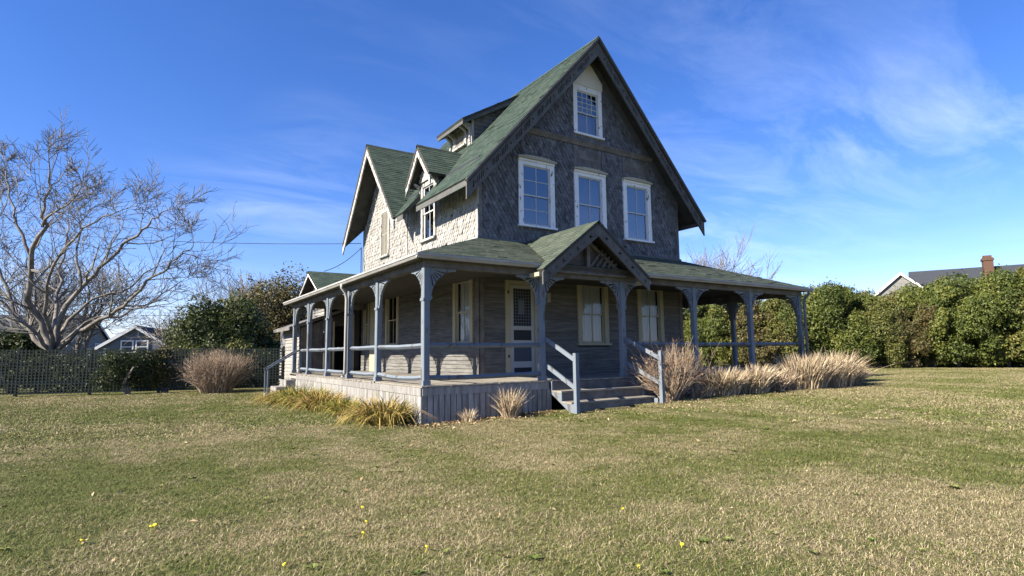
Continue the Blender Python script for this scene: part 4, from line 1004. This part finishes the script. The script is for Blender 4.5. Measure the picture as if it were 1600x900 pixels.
for i, (px, dp_) in enumerate(((-30, 24.0), (62, 24.5), (142, 25.0), (258, 25.9), (312, 26.3), (362, 26.7), (410, 27.0))):
    shrub('shrub', px, dp_, (1.25, .5, .84), 6000, .075, 'leaf_dark', 'low dark shrub filling the shade behind the fence, '+['beyond the left edge', 'left of the great tree trunk', 'right of the great tree trunk', 'under the pale bare trees', 'left of the round dry bush', 'right of the round dry bush', 'nearest the lean to'][i], 70+i, group='shrubs along the fence')
shrub('shrub', 262, 23.9, (1.25, .3, .95), 6000, .065, 'leaf_autumn', 'brownish vine tangle draped over the top of the fence left of the round dry bush', 62, trunk=True)
shrub('shrub', 205, 23.1, (1.2, .22, .92), 5000, .055, 'leaf_dark', 'dark vine covered bush growing on the near side of the fence', 61, trunk=True)

# hedge on the right
hm = {}
for i, mtn in enumerate(('leaf_green', 'leaf_green', 'leaf_olive', 'leaf_russet', 'leaf_green', 'leaf_olive')):
    V, F, r = crown_leaves((2.7, 2.2, 2.6), 60000, .078, 80+i, 46, deep=.4, small=True); hm[i] = np_mesh('crown', V, F, MT[mtn], r)
HZ = [(1076, 40.5, 0, .90), (1112, 40, 1, .95), (1150, 39.5, 2, .96), (1186, 38.5, 3, .98), (1222, 38.5, 5, 1.0), (1258, 38, 0, 1.02), (1298, 37.5, 1, 1.06), (1338, 37, 4, 1.08),
      (1380, 36.8, 2, .92), (1420, 36.2, 3, .90), (1458, 36, 0, 1.06), (1496, 35.4, 4, 1.10), (1536, 35, 1, 1.16), (1574, 34.5, 4, 1.18), (1612, 34, 2, 1.2), (1652, 33.6, 0, 1.2), (1040, 41, 4, .9), (1000, 42, 1, .95)]
words = {0: 'deep green', 1: 'mid green', 2: 'olive', 3: 'russet tinged', 4: 'bright green', 5: 'yellowish green'}
where = ['at the left end under the porch roof', 'seen between the first right hand porch posts', 'just right of the back porch post', 'seen between the last two porch posts', 'behind the corner porch post', 'right of the porch corner, tall and leafy',
         'a little right of the porch corner', 'left of the far white gable', 'directly below the far white gable', 'right of the far white gable', 'below the long far roof', 'left of the brick chimney', 'below the brick chimney', 'right of the brick chimney', 'at the right edge of the picture', 'partly out of the right edge', 'hidden mostly behind the house corner', 'behind the house']
for i, (px, dp_, k, s) in enumerate(((1130, 43.5, 1, 1.0), (1205, 42.5, 0, 1.05), (1278, 41.5, 2, 1.06), (1318, 41, 4, 1.16), (1362, 40.5, 5, 1.06), (1440, 40, 1, 1.0), (1478, 39.5, 2, 1.12), (1555, 38.5, 0, 1.22), (1592, 38, 5, 1.25))):
    b0 = on_ground(px, dp_)
    shrub('hedge_shrub', b0, 0, (2.4, 2.0, 2.3), 0, 0, None, 'back row '+words[k]+' hedge shrub '+['left of the back porch post', 'between the last porch posts', 'just beyond the porch corner', 'with the tallest sprays left of the white gable', 'left below the white gable', 'right of the white gable', 'left of the chimney', 'right of the chimney', 'near the right edge'][i], 130+i, 'hedge shrub', 'overgrown hedge on the right', True, shared=hm[k], rz=random.random()*6.28, scale=(s*.9, s*.9, s*random.uniform(.95, 1.05)))
for i, (px, dp_, k, s) in enumerate(HZ[:16]):
    b0 = on_ground(px, dp_)
    shrub('hedge_shrub', b0, 0, (2.4, 2.0, 2.3), 0, 0, None, words[k]+' hedge shrub '+where[i], 100+i, 'hedge shrub', 'overgrown hedge on the right', True, shared=hm[k], rz=random.random()*6.28, scale=(s*.9, s*.9, s*random.uniform(.92, 1.04)))

# --- clumps of strap leaves and dry stems
def bladeclump(n, rad_, hmin, hmax, wid, lean, seed, segs=4, droop=.6, ell=1.0):
    g = np.random.default_rng(seed); a0 = g.random(n)*2*np.pi; rr = rad_*np.sqrt(g.random(n)); x0 = np.cos(a0)*rr; y0 = np.sin(a0)*rr*ell
    da = np.where(g.random(n) < .7, a0+g.normal(0, .6, n), g.random(n)*2*np.pi); h = hmin+(hmax-hmin)*g.random(n); stray = g.random(n) < .14; h = np.where(stray, h*(.75+.5*g.random(n)), h); out = h*lean*(.3+g.random(n))*(.4+.8*rr/rad_)*np.where(stray, 1.35, 1.0)
    dx, dy = np.cos(da), np.sin(da); wv_ = wid*(.6+.8*g.random(n)); fa = g.random(n)*np.pi; sx, sy = np.cos(fa), np.sin(fa)
    P = np.zeros((n, segs+1, 2, 3)); dr = droop*(.5+g.random(n))
    for i in range(segs+1):
        t = i/segs; ox = out*t**1.5; z = h*(t-dr*.55*t**3*np.minimum(1.4, out/h*1.6)); w_ = wv_*(1-t**2.5)*.5+.0012
        P[:, i, 0] = np.stack([x0+dx*ox-sx*w_, y0+dy*ox-sy*w_, z], 1); P[:, i, 1] = np.stack([x0+dx*ox+sx*w_, y0+dy*ox+sy*w_, z], 1)
    b_ = np.arange(n)[:, None]*(segs+1)*2; F = []
    for i in range(segs): F.append(b_+np.array([[2*i, 2*i+1, 2*i+3, 2*i+2]]))
    F = np.stack(F, 1).reshape(-1, 4); r = np.repeat(g.random(n), segs); return P.reshape(-1, 3), F, r
def strawmat(name, stops):
    m, t, b = new_mat(name, .6, .25); c = ramp(t, attr(t), stops); t.links.new(c, b.inputs['Base Color']); return m
MT['lily'] = strawmat('daylily_leaf', [(0, (.085, .095, .022)), (.35, (.22, .18, .045)), (.7, (.37, .27, .08)), (1, (.32, .20, .09))])
MT['lilygreen'] = strawmat('daylily_leaf_greener', [(0, (.07, .11, .02)), (.4, (.18, .19, .035)), (.8, (.36, .28, .06)), (1, (.36, .24, .09))])
MT['straw'] = strawmat('dry_stem', [(0, (.16, .115, .07)), (.4, (.33, .255, .165)), (.8, (.46, .375, .26)), (1, (.55, .47, .35))])
MT['strawdark'] = strawmat('dark_dry_stem', [(0, (.11, .08, .055)), (.5, (.26, .195, .14)), (1, (.44, .36, .27))])
MT['brownleaf'] = strawmat('withered_leaf', [(0, (.08, .045, .025)), (.6, (.20, .11, .06)), (1, (.30, .16, .10))])
def clump(name, x, y, n, rad_, h0, h1, wid, lean, mat, label, cat, seed, droop=.6, ell=1.0, group=None, rz=0):
    o = thing(name, label, cat, (x, y, gh(x, y)-.01), rz, group); V, F, r = bladeclump(n, rad_, h0, h1, wid, lean, seed, 4, droop, ell)
    link('leaves' if mat.startswith('lily') else 'stems', np_mesh('stems', V, F, MT[mat], r), o); return o
G1 = 'yellowing daylily clumps along the left skirt'
clump('daylily_clump', -.52, .72, 1100, .40, .40, .84, .022, .95, 'lily', 'golden daylily clump nearest the porch corner', 'plant', 201, 1.0, 1.3, G1)
clump('daylily_clump', -.62, 1.35, 600, .30, .35, .7, .022, 1.0, 'lily', 'straw coloured daylily clump just behind the golden corner one', 'plant', 202, 1.1, 1.2, G1)
clump('daylily_clump', -.60, 3.2, 700, .26, .3, .66, .02, .95, 'lilygreen', 'greenish daylily clump in the middle of the left skirt', 'plant', 203, 1.0, 1.4, G1)
clump('daylily_clump', -.75, 5.0, 1000, .40, .4, .84, .02, 1.0, 'lily', 'golden green daylily clump third from the corner', 'plant', 204, 1.0, 1.5, G1)
clump('daylily_clump', -.85, 6.6, 1100, .46, .42, .90, .02, 1.0, 'lilygreen', 'tall green gold daylily clump left of the third from the corner', 'plant', 205, 1.0, 1.5, G1)
clump('daylily_clump', -1.05, 8.1, 900, .46, .35, .75, .02, 1.25, 'lily', 'orange tipped daylily clump nearest the side steps', 'plant', 206, 1.1, 1.5, G1)
clump('dry_grass_clump', 2.02, -.30, 330, .17, .35, .74, .014, .55, 'straw', 'upright dry grass clump against the front skirt boards', 'plant', 211, .3)
clump('dry_grass_clump', 1.0, -.22, 120, .12, .15, .38, .012, .7, 'straw', 'small dry tuft against the front skirt near the corner', 'plant', 212, .5)
G2 = 'dry ornamental grasses right of the steps'
clump('dry_grass_clump', 9.0, -.62, 1100, .55, .5, .92, .024, .6, 'straw', 'first pale straw grass clump right of the withered bush', 'plant', 221, .35, .7, G2)
clump('dry_grass_clump', 10.35, -.60, 1200, .62, .55, .98, .024, .6, 'straw', 'middle pale straw grass clump below the porch rail', 'plant', 222, .35, .7, G2)
clump('dry_grass_clump', 8.05, -.65, 260, .30, .15, .5, .014, .8, 'straw', 'low sparse dry tuft at the foot of the withered bush', 'plant', 227, .5, .8, G2)
clump('dry_grass_clump', 11.9, -.45, 700, .55, .4, .8, .022, .7, 'strawdark', 'short darker grass clump between the pale and the tall clumps', 'plant', 223, .35, .7, G2)
clump('dry_grass_clump', 13.3, -.65, 1400, .68, .75, 1.28, .025, .55, 'straw', 'tall straw grass clump before the corner porch post', 'plant', 224, .3, .8, G2)
clump('dry_grass_clump', 14.9, -.55, 1500, .75, .75, 1.36, .025, .62, 'straw', 'tallest straw grass clump at the porch corner', 'plant', 225, .35, .9, G2)
clump('dry_grass_clump', 16.1, -.45, 900, .55, .5, 1.0, .024, .85, 'straw', 'outermost leaning straw grass clump beyond the porch corner', 'plant', 226, .5, .9, G2)
# withered bush by the steps and round dry bush by the fence
def dry_bush(x, y, n, L, label, seed, leaves, mat='strawdark', name='dry_bush', lean=.55, lev=2, r=.014, base=.2):
    g = random.Random(seed); o = thing(name, label, 'shrub', (x, y, gh(x, y)-.02)); mb = MB(); lf = MB()
    for k in range(n):
        a = g.random()*6.283; q = g.random()**.5; d = Vector((math.cos(a)*lean*q, math.sin(a)*lean*q, 1)); p = Vector((math.cos(a)*base*q, math.sin(a)*base*q, 0))
        grow(mb, p, d, L*(.6+.4*g.random()), r, lev, g, .05, (2, 4), .5, 4, .13, .004, None, 4)
    me = mb.build('stems', MT[mat], o)
    if leaves:
        vs = [Vector(v) for v in mb.v]; 
        for k in range(leaves):
            c = g.choice(vs)
            if c.z < L*.3: continue
            a, b_ = Vector((g.gauss(0, 1), g.gauss(0, 1), g.gauss(0, 1))).normalized(), Vector((g.gauss(0, 1), g.gauss(0, 1), g.gauss(0, 1))).normalized(); s = .022+.02*g.random()
            lf.add([c-a*s, c+b_*s*.6, c+a*s, c-b_*s*.6], [(0, 1, 2, 3)])
        lf.build('leaves', MT['brownleaf'], o)
    return o
dry_bush(6.62, -.82, 70, .98, 'tangled withered bush with brown leaves beside the right newel of the front steps', 301, 900)
dry_bush(7.25, -.5, 50, 1.08, 'bare stemmed dry bush between the withered bush and the porch post', 302, 200)
q = on_ground(340, 23.4)
dry_bush(q.x, q.y, 320, 1.12, 'round brown leafless bush standing in front of the lattice fence', 303, 1800, 'strawdark', 'dry_bush', .40, 2, .013, .55)
# bare soil and litter patch by the corner is left to the lawn; dandelions on the lawn
MT['yellow'] = plain('dandelion_yellow', (.75, .62, .03), .6, .2, .15)
fl = MB(); fl.prism(disc((0, 0), .013, 9), lambda u, v, w_: (u, v, .038+w_), 0, .008); fl.tube([(0, 0, 0), (.004, 0, .038)], [.002, .002], 4); flm = fl.mesh('dandelion', MT['yellow'])
for (px, py, wd) in ((125, 850, 'farthest left in the foreground'), (234, 828, 'left of its small pair'), (245, 823, 'right of its small pair'), (449, 884, 'at the bottom edge left of centre'), (566, 793, 'upper one in the middle foreground'), (572, 817, 'just below the upper middle one'), (565, 836, 'third down in the middle foreground'), (664, 857, 'near the bottom right of the middle'), (977, 793, 'upper right of the steps axis'), (1064, 849, 'right foreground'), (1000, 884, 'bottom right foreground')):
    d = FW+RT*((px-800)/FPX)-UP*((py-450)/FPX); tt = (.02-CAM.z)/d.z; p = CAM+d*tt
    o = link('dandelion', flm, None, (p.x, p.y, gh(p.x, p.y))); o.rotation_euler = (random.uniform(-.5, .5), random.uniform(-.5, .5), 0); s = random.uniform(.8, 1.2); o.scale = (s, s, s)
    tag(o, 'yellow dandelion flower in the lawn, '+wd, 'flower', 'dandelions in the lawn')

# ------------------------------------------------------------------ lattice fence
MT['fence'] = wood('fence_lath', (.016, .024, .022), (.036, .048, .045), (4, 4, 4), .4, (.012, .016, .012), .85, 'obj', .3, 2)
fA = Vector((-13.6, 18.95, 0)); fB = Vector((.42, 15.80, 0)); fd = (fB-fA).normalized(); fn = Vector((-fd.y, fd.x, 0)); FL = (fB-fA).length
fence = thing('lattice_fence', 'weathered dark green wooden lattice fence along the left side of the lawn', 'fence', fA, math.atan2(fd.y, fd.x))
def fg(u): p = fA+fd*u; return gh(p.x, p.y)
FH = 1.82; nP = 6; pw = FL/nP
mb = MB(); mb.box(-.05, .05, -.05, .05, -.1, FH+.08); pmsh = mb.mesh('fence_post', MT['fence'])
for i in range(nP+1): link('fence_post', pmsh, fence, (i*pw, .09, fg(i*pw)))
mb = MB(); mb.box(-.021, .021, -.0025, .0025, .08, FH); vl = mb.mesh('lath', MT['fence'])
nv = int(FL/.118)
for i in range(nv): u = (i+.5)*FL/nv; link('lath', vl, fence, (u, -.0155, fg(u)))
mb = MB(); mb.box(0, pw-.012, -.0125, -.0075, -.023, .023); hl_ = mb.mesh('lath', MT['fence'])
for i in range(nP):
    for k in range(15): link('lath', hl_, fence, (i*pw+.006, 0, fg((i+.5)*pw)+.12+k*.118))
mb = MB(); mb.box(0, pw-.01, -.045, .035, -.045, .045); rl = mb.mesh('fence_rail', MT['fence'])
for i in range(nP):
    for z in (.52, 1.30): link('fence_rail', rl, fence, (i*pw+.005, .045, fg((i+.5)*pw)+z))

# ------------------------------------------------------------------ far houses and cables
MT['fshing'] = wood('far_grey_shingle', (.12, .12, .12), (.22, .22, .21), (2, 2, 5), .3, (.08, .08, .08), .9, 'obj', .1)
MT['fblue'] = wood('far_blue_grey_shingle', (.085, .10, .125), (.14, .155, .185), (2, 2, 5), .3, (.08, .08, .09), .9, 'obj', .1)
MT['froof'] = plain('far_roof', (.035, .04, .05), .9, .2)
MT['fwhite'] = plain('far_white_trim', (.62, .63, .63), .6, .3, .1)
MT['brick'] = plain('brick_red', (.085, .05, .036), .9, .2, .3, 8)
def far_house(name, label, px, depth, half, wall_h, rise, length, yaw, wallm, wins, eave=.35):
    b0 = on_ground(px, depth); o = thing(name, label, 'house', b0, yaw)      # gable looks along local -y, ridge runs +y
    m = lambda u, v, w_: (u, -w_, v)
    mb = MB(); mb.prism([(-half, 0), (half, 0), (half, wall_h), (0, wall_h+rise), (-half, wall_h)], m, -length, 0); wl = mb.build('wall', MT[wallm], o)
    s = rise/half
    for sg in (-1, 1):
        mb = MB(); mb.prism([(0, wall_h+rise+.02), (sg*(half+eave), wall_h-eave*s+.02), (sg*(half+eave), wall_h-eave*s+.22), (0, wall_h+rise+.24)], m, -length-.3, .3); mb.build('roof', MT['froof'], o)
        mb = MB(); mb.prism([(0, wall_h+rise+.2), (sg*(half+eave), wall_h-eave*s+.2), (sg*(half+eave), wall_h-eave*s-.12), (0, wall_h+rise-.12)], m, .31, .36); mb.build('rake_board', MT['fwhite'], o)
    for (u, v, ww__, hh) in wins:
        f = MB(); f.mbox(m, u-ww__/2-.12, u-ww__/2, v-.12, v+hh+.12, 0, .08); f.mbox(m, u+ww__/2, u+ww__/2+.12, v-.12, v+hh+.12, 0, .08); f.mbox(m, u-ww__/2, u+ww__/2, v+hh, v+hh+.12, 0, .08); f.mbox(m, u-ww__/2, u+ww__/2, v-.12, v, 0, .08); f.mbox(m, u-ww__/2, u+ww__/2, v+hh/2-.04, v+hh/2+.04, 0, .07)
        f = f.build('window', MT['fwhite'], o); g = MB(); g.mbox(m, u-ww__/2, u+ww__/2, v, v+hh, .01, .03); g.build('pane', MT['panel'], f)
    return o
def yaw_to(px, depth, turn):       # gable faces the camera, then turned
    b0 = on_ground(px, depth); d = Vector((CAM.x-b0.x, CAM.y-b0.y)); return math.atan2(d.x, -d.y)+turn
far_house('far_house', 'blue grey gabled house with white trim and paired windows beyond the fence', 210, 58, 3.0, 2.55, 2.0, 9, yaw_to(210, 58, rad(-14)), 'fblue', [(-.65, 2.0, .9, 1.1), (.65, 2.0, .9, 1.1)])
fh2 = far_house('far_house', 'dark grey house with brick chimney behind the limbs of the bare tree', 140, 68, 6.5, 3.0, 3.3, 9, yaw_to(140, 68, rad(70)), 'fshing', [(-2, 1.6, 1.0, 1.5), (2, 1.6, 1.0, 1.5)])
def chimney(parent, x, y, z0, z1, s):
    mb = MB(); mb.box(x-s, x+s, y-s, y+s, z0, z1); mb.box(x-s*1.18, x+s*1.18, y-s*1.18, y+s*1.18, z1-.35, z1-.1); mb.box(x-s*.8, x+s*.8, y-s*.8, y+s*.8, z1, z1+.25); c = mb.build('chimney', MT['brick'], parent); return c
chimney(fh2, 0, 5, 5.5, 8.4, .6)
# right-hand neighbour: cross-gabled, long ridge to the right
b1 = on_ground(1417, 66)
fh3 = far_house('far_house', 'grey shingled house with white gable and brick chimney above the right hedge', 1417, 66, 2.9, 7.3, 2.6, 9, yaw_to(1417, 66, rad(4)), 'fshing', [])
mb = MB(); prof = [(-.5, 6.3), (5.2, 10.05), (5.2, 10.25), (10.5, 6.3)]
mb.prism([(1.0, 7.0), (4.6, 10.6), (8.2, 7.0)], lambda u, v, w_: (w_, u, v), 1.2, 22); mb.build('roof', MT['froof'], fh3)
mb = MB(); mb.prism([(1.3, 0), (7.9, 0), (7.9, 7.0), (4.6, 10.3), (1.3, 7.0)], lambda u, v, w_: (w_, u, v), 1.4, 21.6); mb.build('wall', MT['fshing'], fh3)
chimney(fh3, 8.7, 3.6, 8, 11.5, .46)
# white trellis posts beyond the fence
for px in (137, 142, 164):
    b0 = on_ground(px, 40); o = MB(); o.box(-.09, .09, -.09, .09, 0, 1.95); o.box(-.13, .13, -.13, .13, 1.95, 2.02); o.box(-.07, .07, -.07, .07, 2.02, 2.14); o = o.build('garden_post', MT['fwhite']); o.location = b0
    tag(o, {137: 'leftmost white garden post beyond the fence', 142: 'white garden post close beside the leftmost one', 164: 'white garden post standing alone right of the pair'}[px], 'post', 'white garden posts beyond the fence')
MT['cable'] = plain('cable', (.02, .02, .022), .6, .3)
def cable(a, b_, sag, r, label):
    a, b_ = Vector(a), Vector(b_); n = 24; mb = MB()
    mb.tube([a+(b_-a)*i/n+Vector((0, 0, -sag*4*(i/n)*(1-i/n))) for i in range(n+1)], [r]*(n+1), 5); o = mb.build('power_cable', MT['cable']); tag(o, label, 'cable', 'overhead cables on the left')
cable(at(-60, 468, 40), at(570, 480, 44), .25, .016, 'upper of the two low overhead cables crossing behind the evergreens')
cable(at(-60, 484, 40), at(570, 492, 44), .25, .016, 'lower of the two low overhead cables crossing behind the evergreens')
cable(at(-60, 345, 40), (2.9, 12.9, 6.3), .5, .014, 'long overhead cable reaching the cross gable from the left')
cable((2.9, 12.9, 6.1), at(506, 424, 23), .15, .014, 'short cable dropping from the cross gable towards the rear roof')
cable((2.9, 12.88, 6.12), (2.92, 12.92, 4.6), 0, .02, 'cable running down the corner below the cross gable')
# far wood closing the horizon
gz = np.random.default_rng(5); n = 60000; ang = gz.uniform(rad(-60), rad(95), n); dist = gz.uniform(118, 150, n)
hgt = 6.0*(.75+.25*np.sin(ang*23)+.18*np.sin(ang*61+1)+.1*np.sin(ang*140)); z = gz.random(n)**.7*hgt
Pc = np.stack([CAM.x+np.sin(ang)*dist, CAM.y+np.cos(ang)*dist, z+.2], 1); nr = gz.normal(size=(n, 3)); nr /= np.linalg.norm(nr, axis=1)[:, None]
aa = np.cross(nr, gz.normal(size=(n, 3))); aa /= np.linalg.norm(aa, axis=1)[:, None]; bb = np.cross(nr, aa); s = (.35+.35*gz.random(n))[:, None]
V = np.stack([Pc-aa*s, Pc+bb*s*.6, Pc+aa*s, Pc-bb*s*.6], 1).reshape(-1, 3)
wd = link('far_wood', np_mesh('far_wood', V, np.arange(4*n).reshape(n, 4), MT['leaf_autumn'], gz.random(n)), kind='stuff'); tag(wd, 'distant band of brown autumn woodland along the horizon', 'wood')

# ------------------------------------------------------------------ fallen leaves and dry bits at the foot of the porch and over the lawn
gl2 = np.random.default_rng(77); XY = []
for k in range(900): XY.append((gl2.uniform(-.3, 3.3), -abs(gl2.normal(0, .38))-.02))
for k in range(500): XY.append((-abs(gl2.normal(0, .5))-.02, gl2.uniform(-.3, 9)))
for k in range(350): XY.append((gl2.uniform(3.3, 16), -1.2-abs(gl2.normal(0, .5))))
for k in range(420): XY.append((gl2.uniform(-9, 12), gl2.uniform(-9, 3)))
XY = np.array([p for p in XY if not (0 < p[0] < 14.9 and p[1] > 0)]); n = len(XY)
Z = np.array([gh(x, y) for x, y in XY])+.012+gl2.random(n)*.03
Pc = np.stack([XY[:, 0], XY[:, 1], Z], 1); nr = gl2.normal(size=(n, 3))*.5+np.array([0, 0, 1.0]); nr /= np.linalg.norm(nr, axis=1)[:, None]
aa = np.cross(nr, gl2.normal(size=(n, 3))); aa /= np.linalg.norm(aa, axis=1)[:, None]; bb = np.cross(nr, aa); s_ = (.012+.02*gl2.random(n))[:, None]
V = np.stack([Pc-aa*s_*1.3, Pc+bb*s_*.6+nr*s_*.3, Pc+aa*s_*1.3, Pc-bb*s_*.6+nr*s_*.3], 1).reshape(-1, 3)
MT['litter'] = strawmat('dead_leaf', [(0, (.10, .06, .03)), (.5, (.24, .16, .085)), (1, (.42, .33, .2))])
lt_ = link('leaf_litter', np_mesh('leaf_litter', V, np.arange(4*n).reshape(n, 4), MT['litter'], gl2.random(n)), kind='stuff'); tag(lt_, 'scattered dead leaves and dry bits on the grass near the porch', 'leaves')

# ------------------------------------------------------------------ small broad-leaved weeds in the turf
gw_ = np.random.default_rng(99); VV, FF, RR = [], [], []; c0 = 0
for k in range(110):
    while True:
        d = 3.6+14*gw_.random()**1.4; a = rad(33.2)+gw_.uniform(-.78, .78); x, y = CAM.x+math.sin(a)*d, CAM.y+math.cos(a)*d
        if not (-.3 < x < 15 and y > -.3) and y < 14: break
    z = gh(x, y); R_ = gw_.uniform(.02, .06); n_ = gw_.integers(5, 10); t0 = gw_.random()*6.28; tone = gw_.random()
    for j in range(n_):
        b_ = t0+j*6.283/n_+gw_.normal(0, .2); L = R_*gw_.uniform(.7, 1.2); wd_ = L*.28; lift = gw_.uniform(.012, .03)
        e = np.array([math.cos(b_), math.sin(b_), 0]); f = np.array([-e[1], e[0], 0]); o_ = np.array([x, y, z+.012])
        VV += [o_, o_+e*L*.55+f*wd_+[0, 0, lift], o_+e*L+[0, 0, lift*.7], o_+e*L*.55-f*wd_+[0, 0, lift]]; FF.append([c0, c0+1, c0+2, c0+3]); RR.append(tone*.8+.2*gw_.random()); c0 += 4
MT['weed'] = strawmat('weed_leaf', [(0, (.07, .10, .025)), (.6, (.13, .165, .04)), (1, (.20, .22, .07))])
wo2 = link('lawn_weeds', np_mesh('lawn_weeds', np.array(VV), np.array(FF), MT['weed'], np.array(RR)), kind='stuff'); tag(wo2, 'small broad leaved green weeds scattered through the lawn', 'weeds')
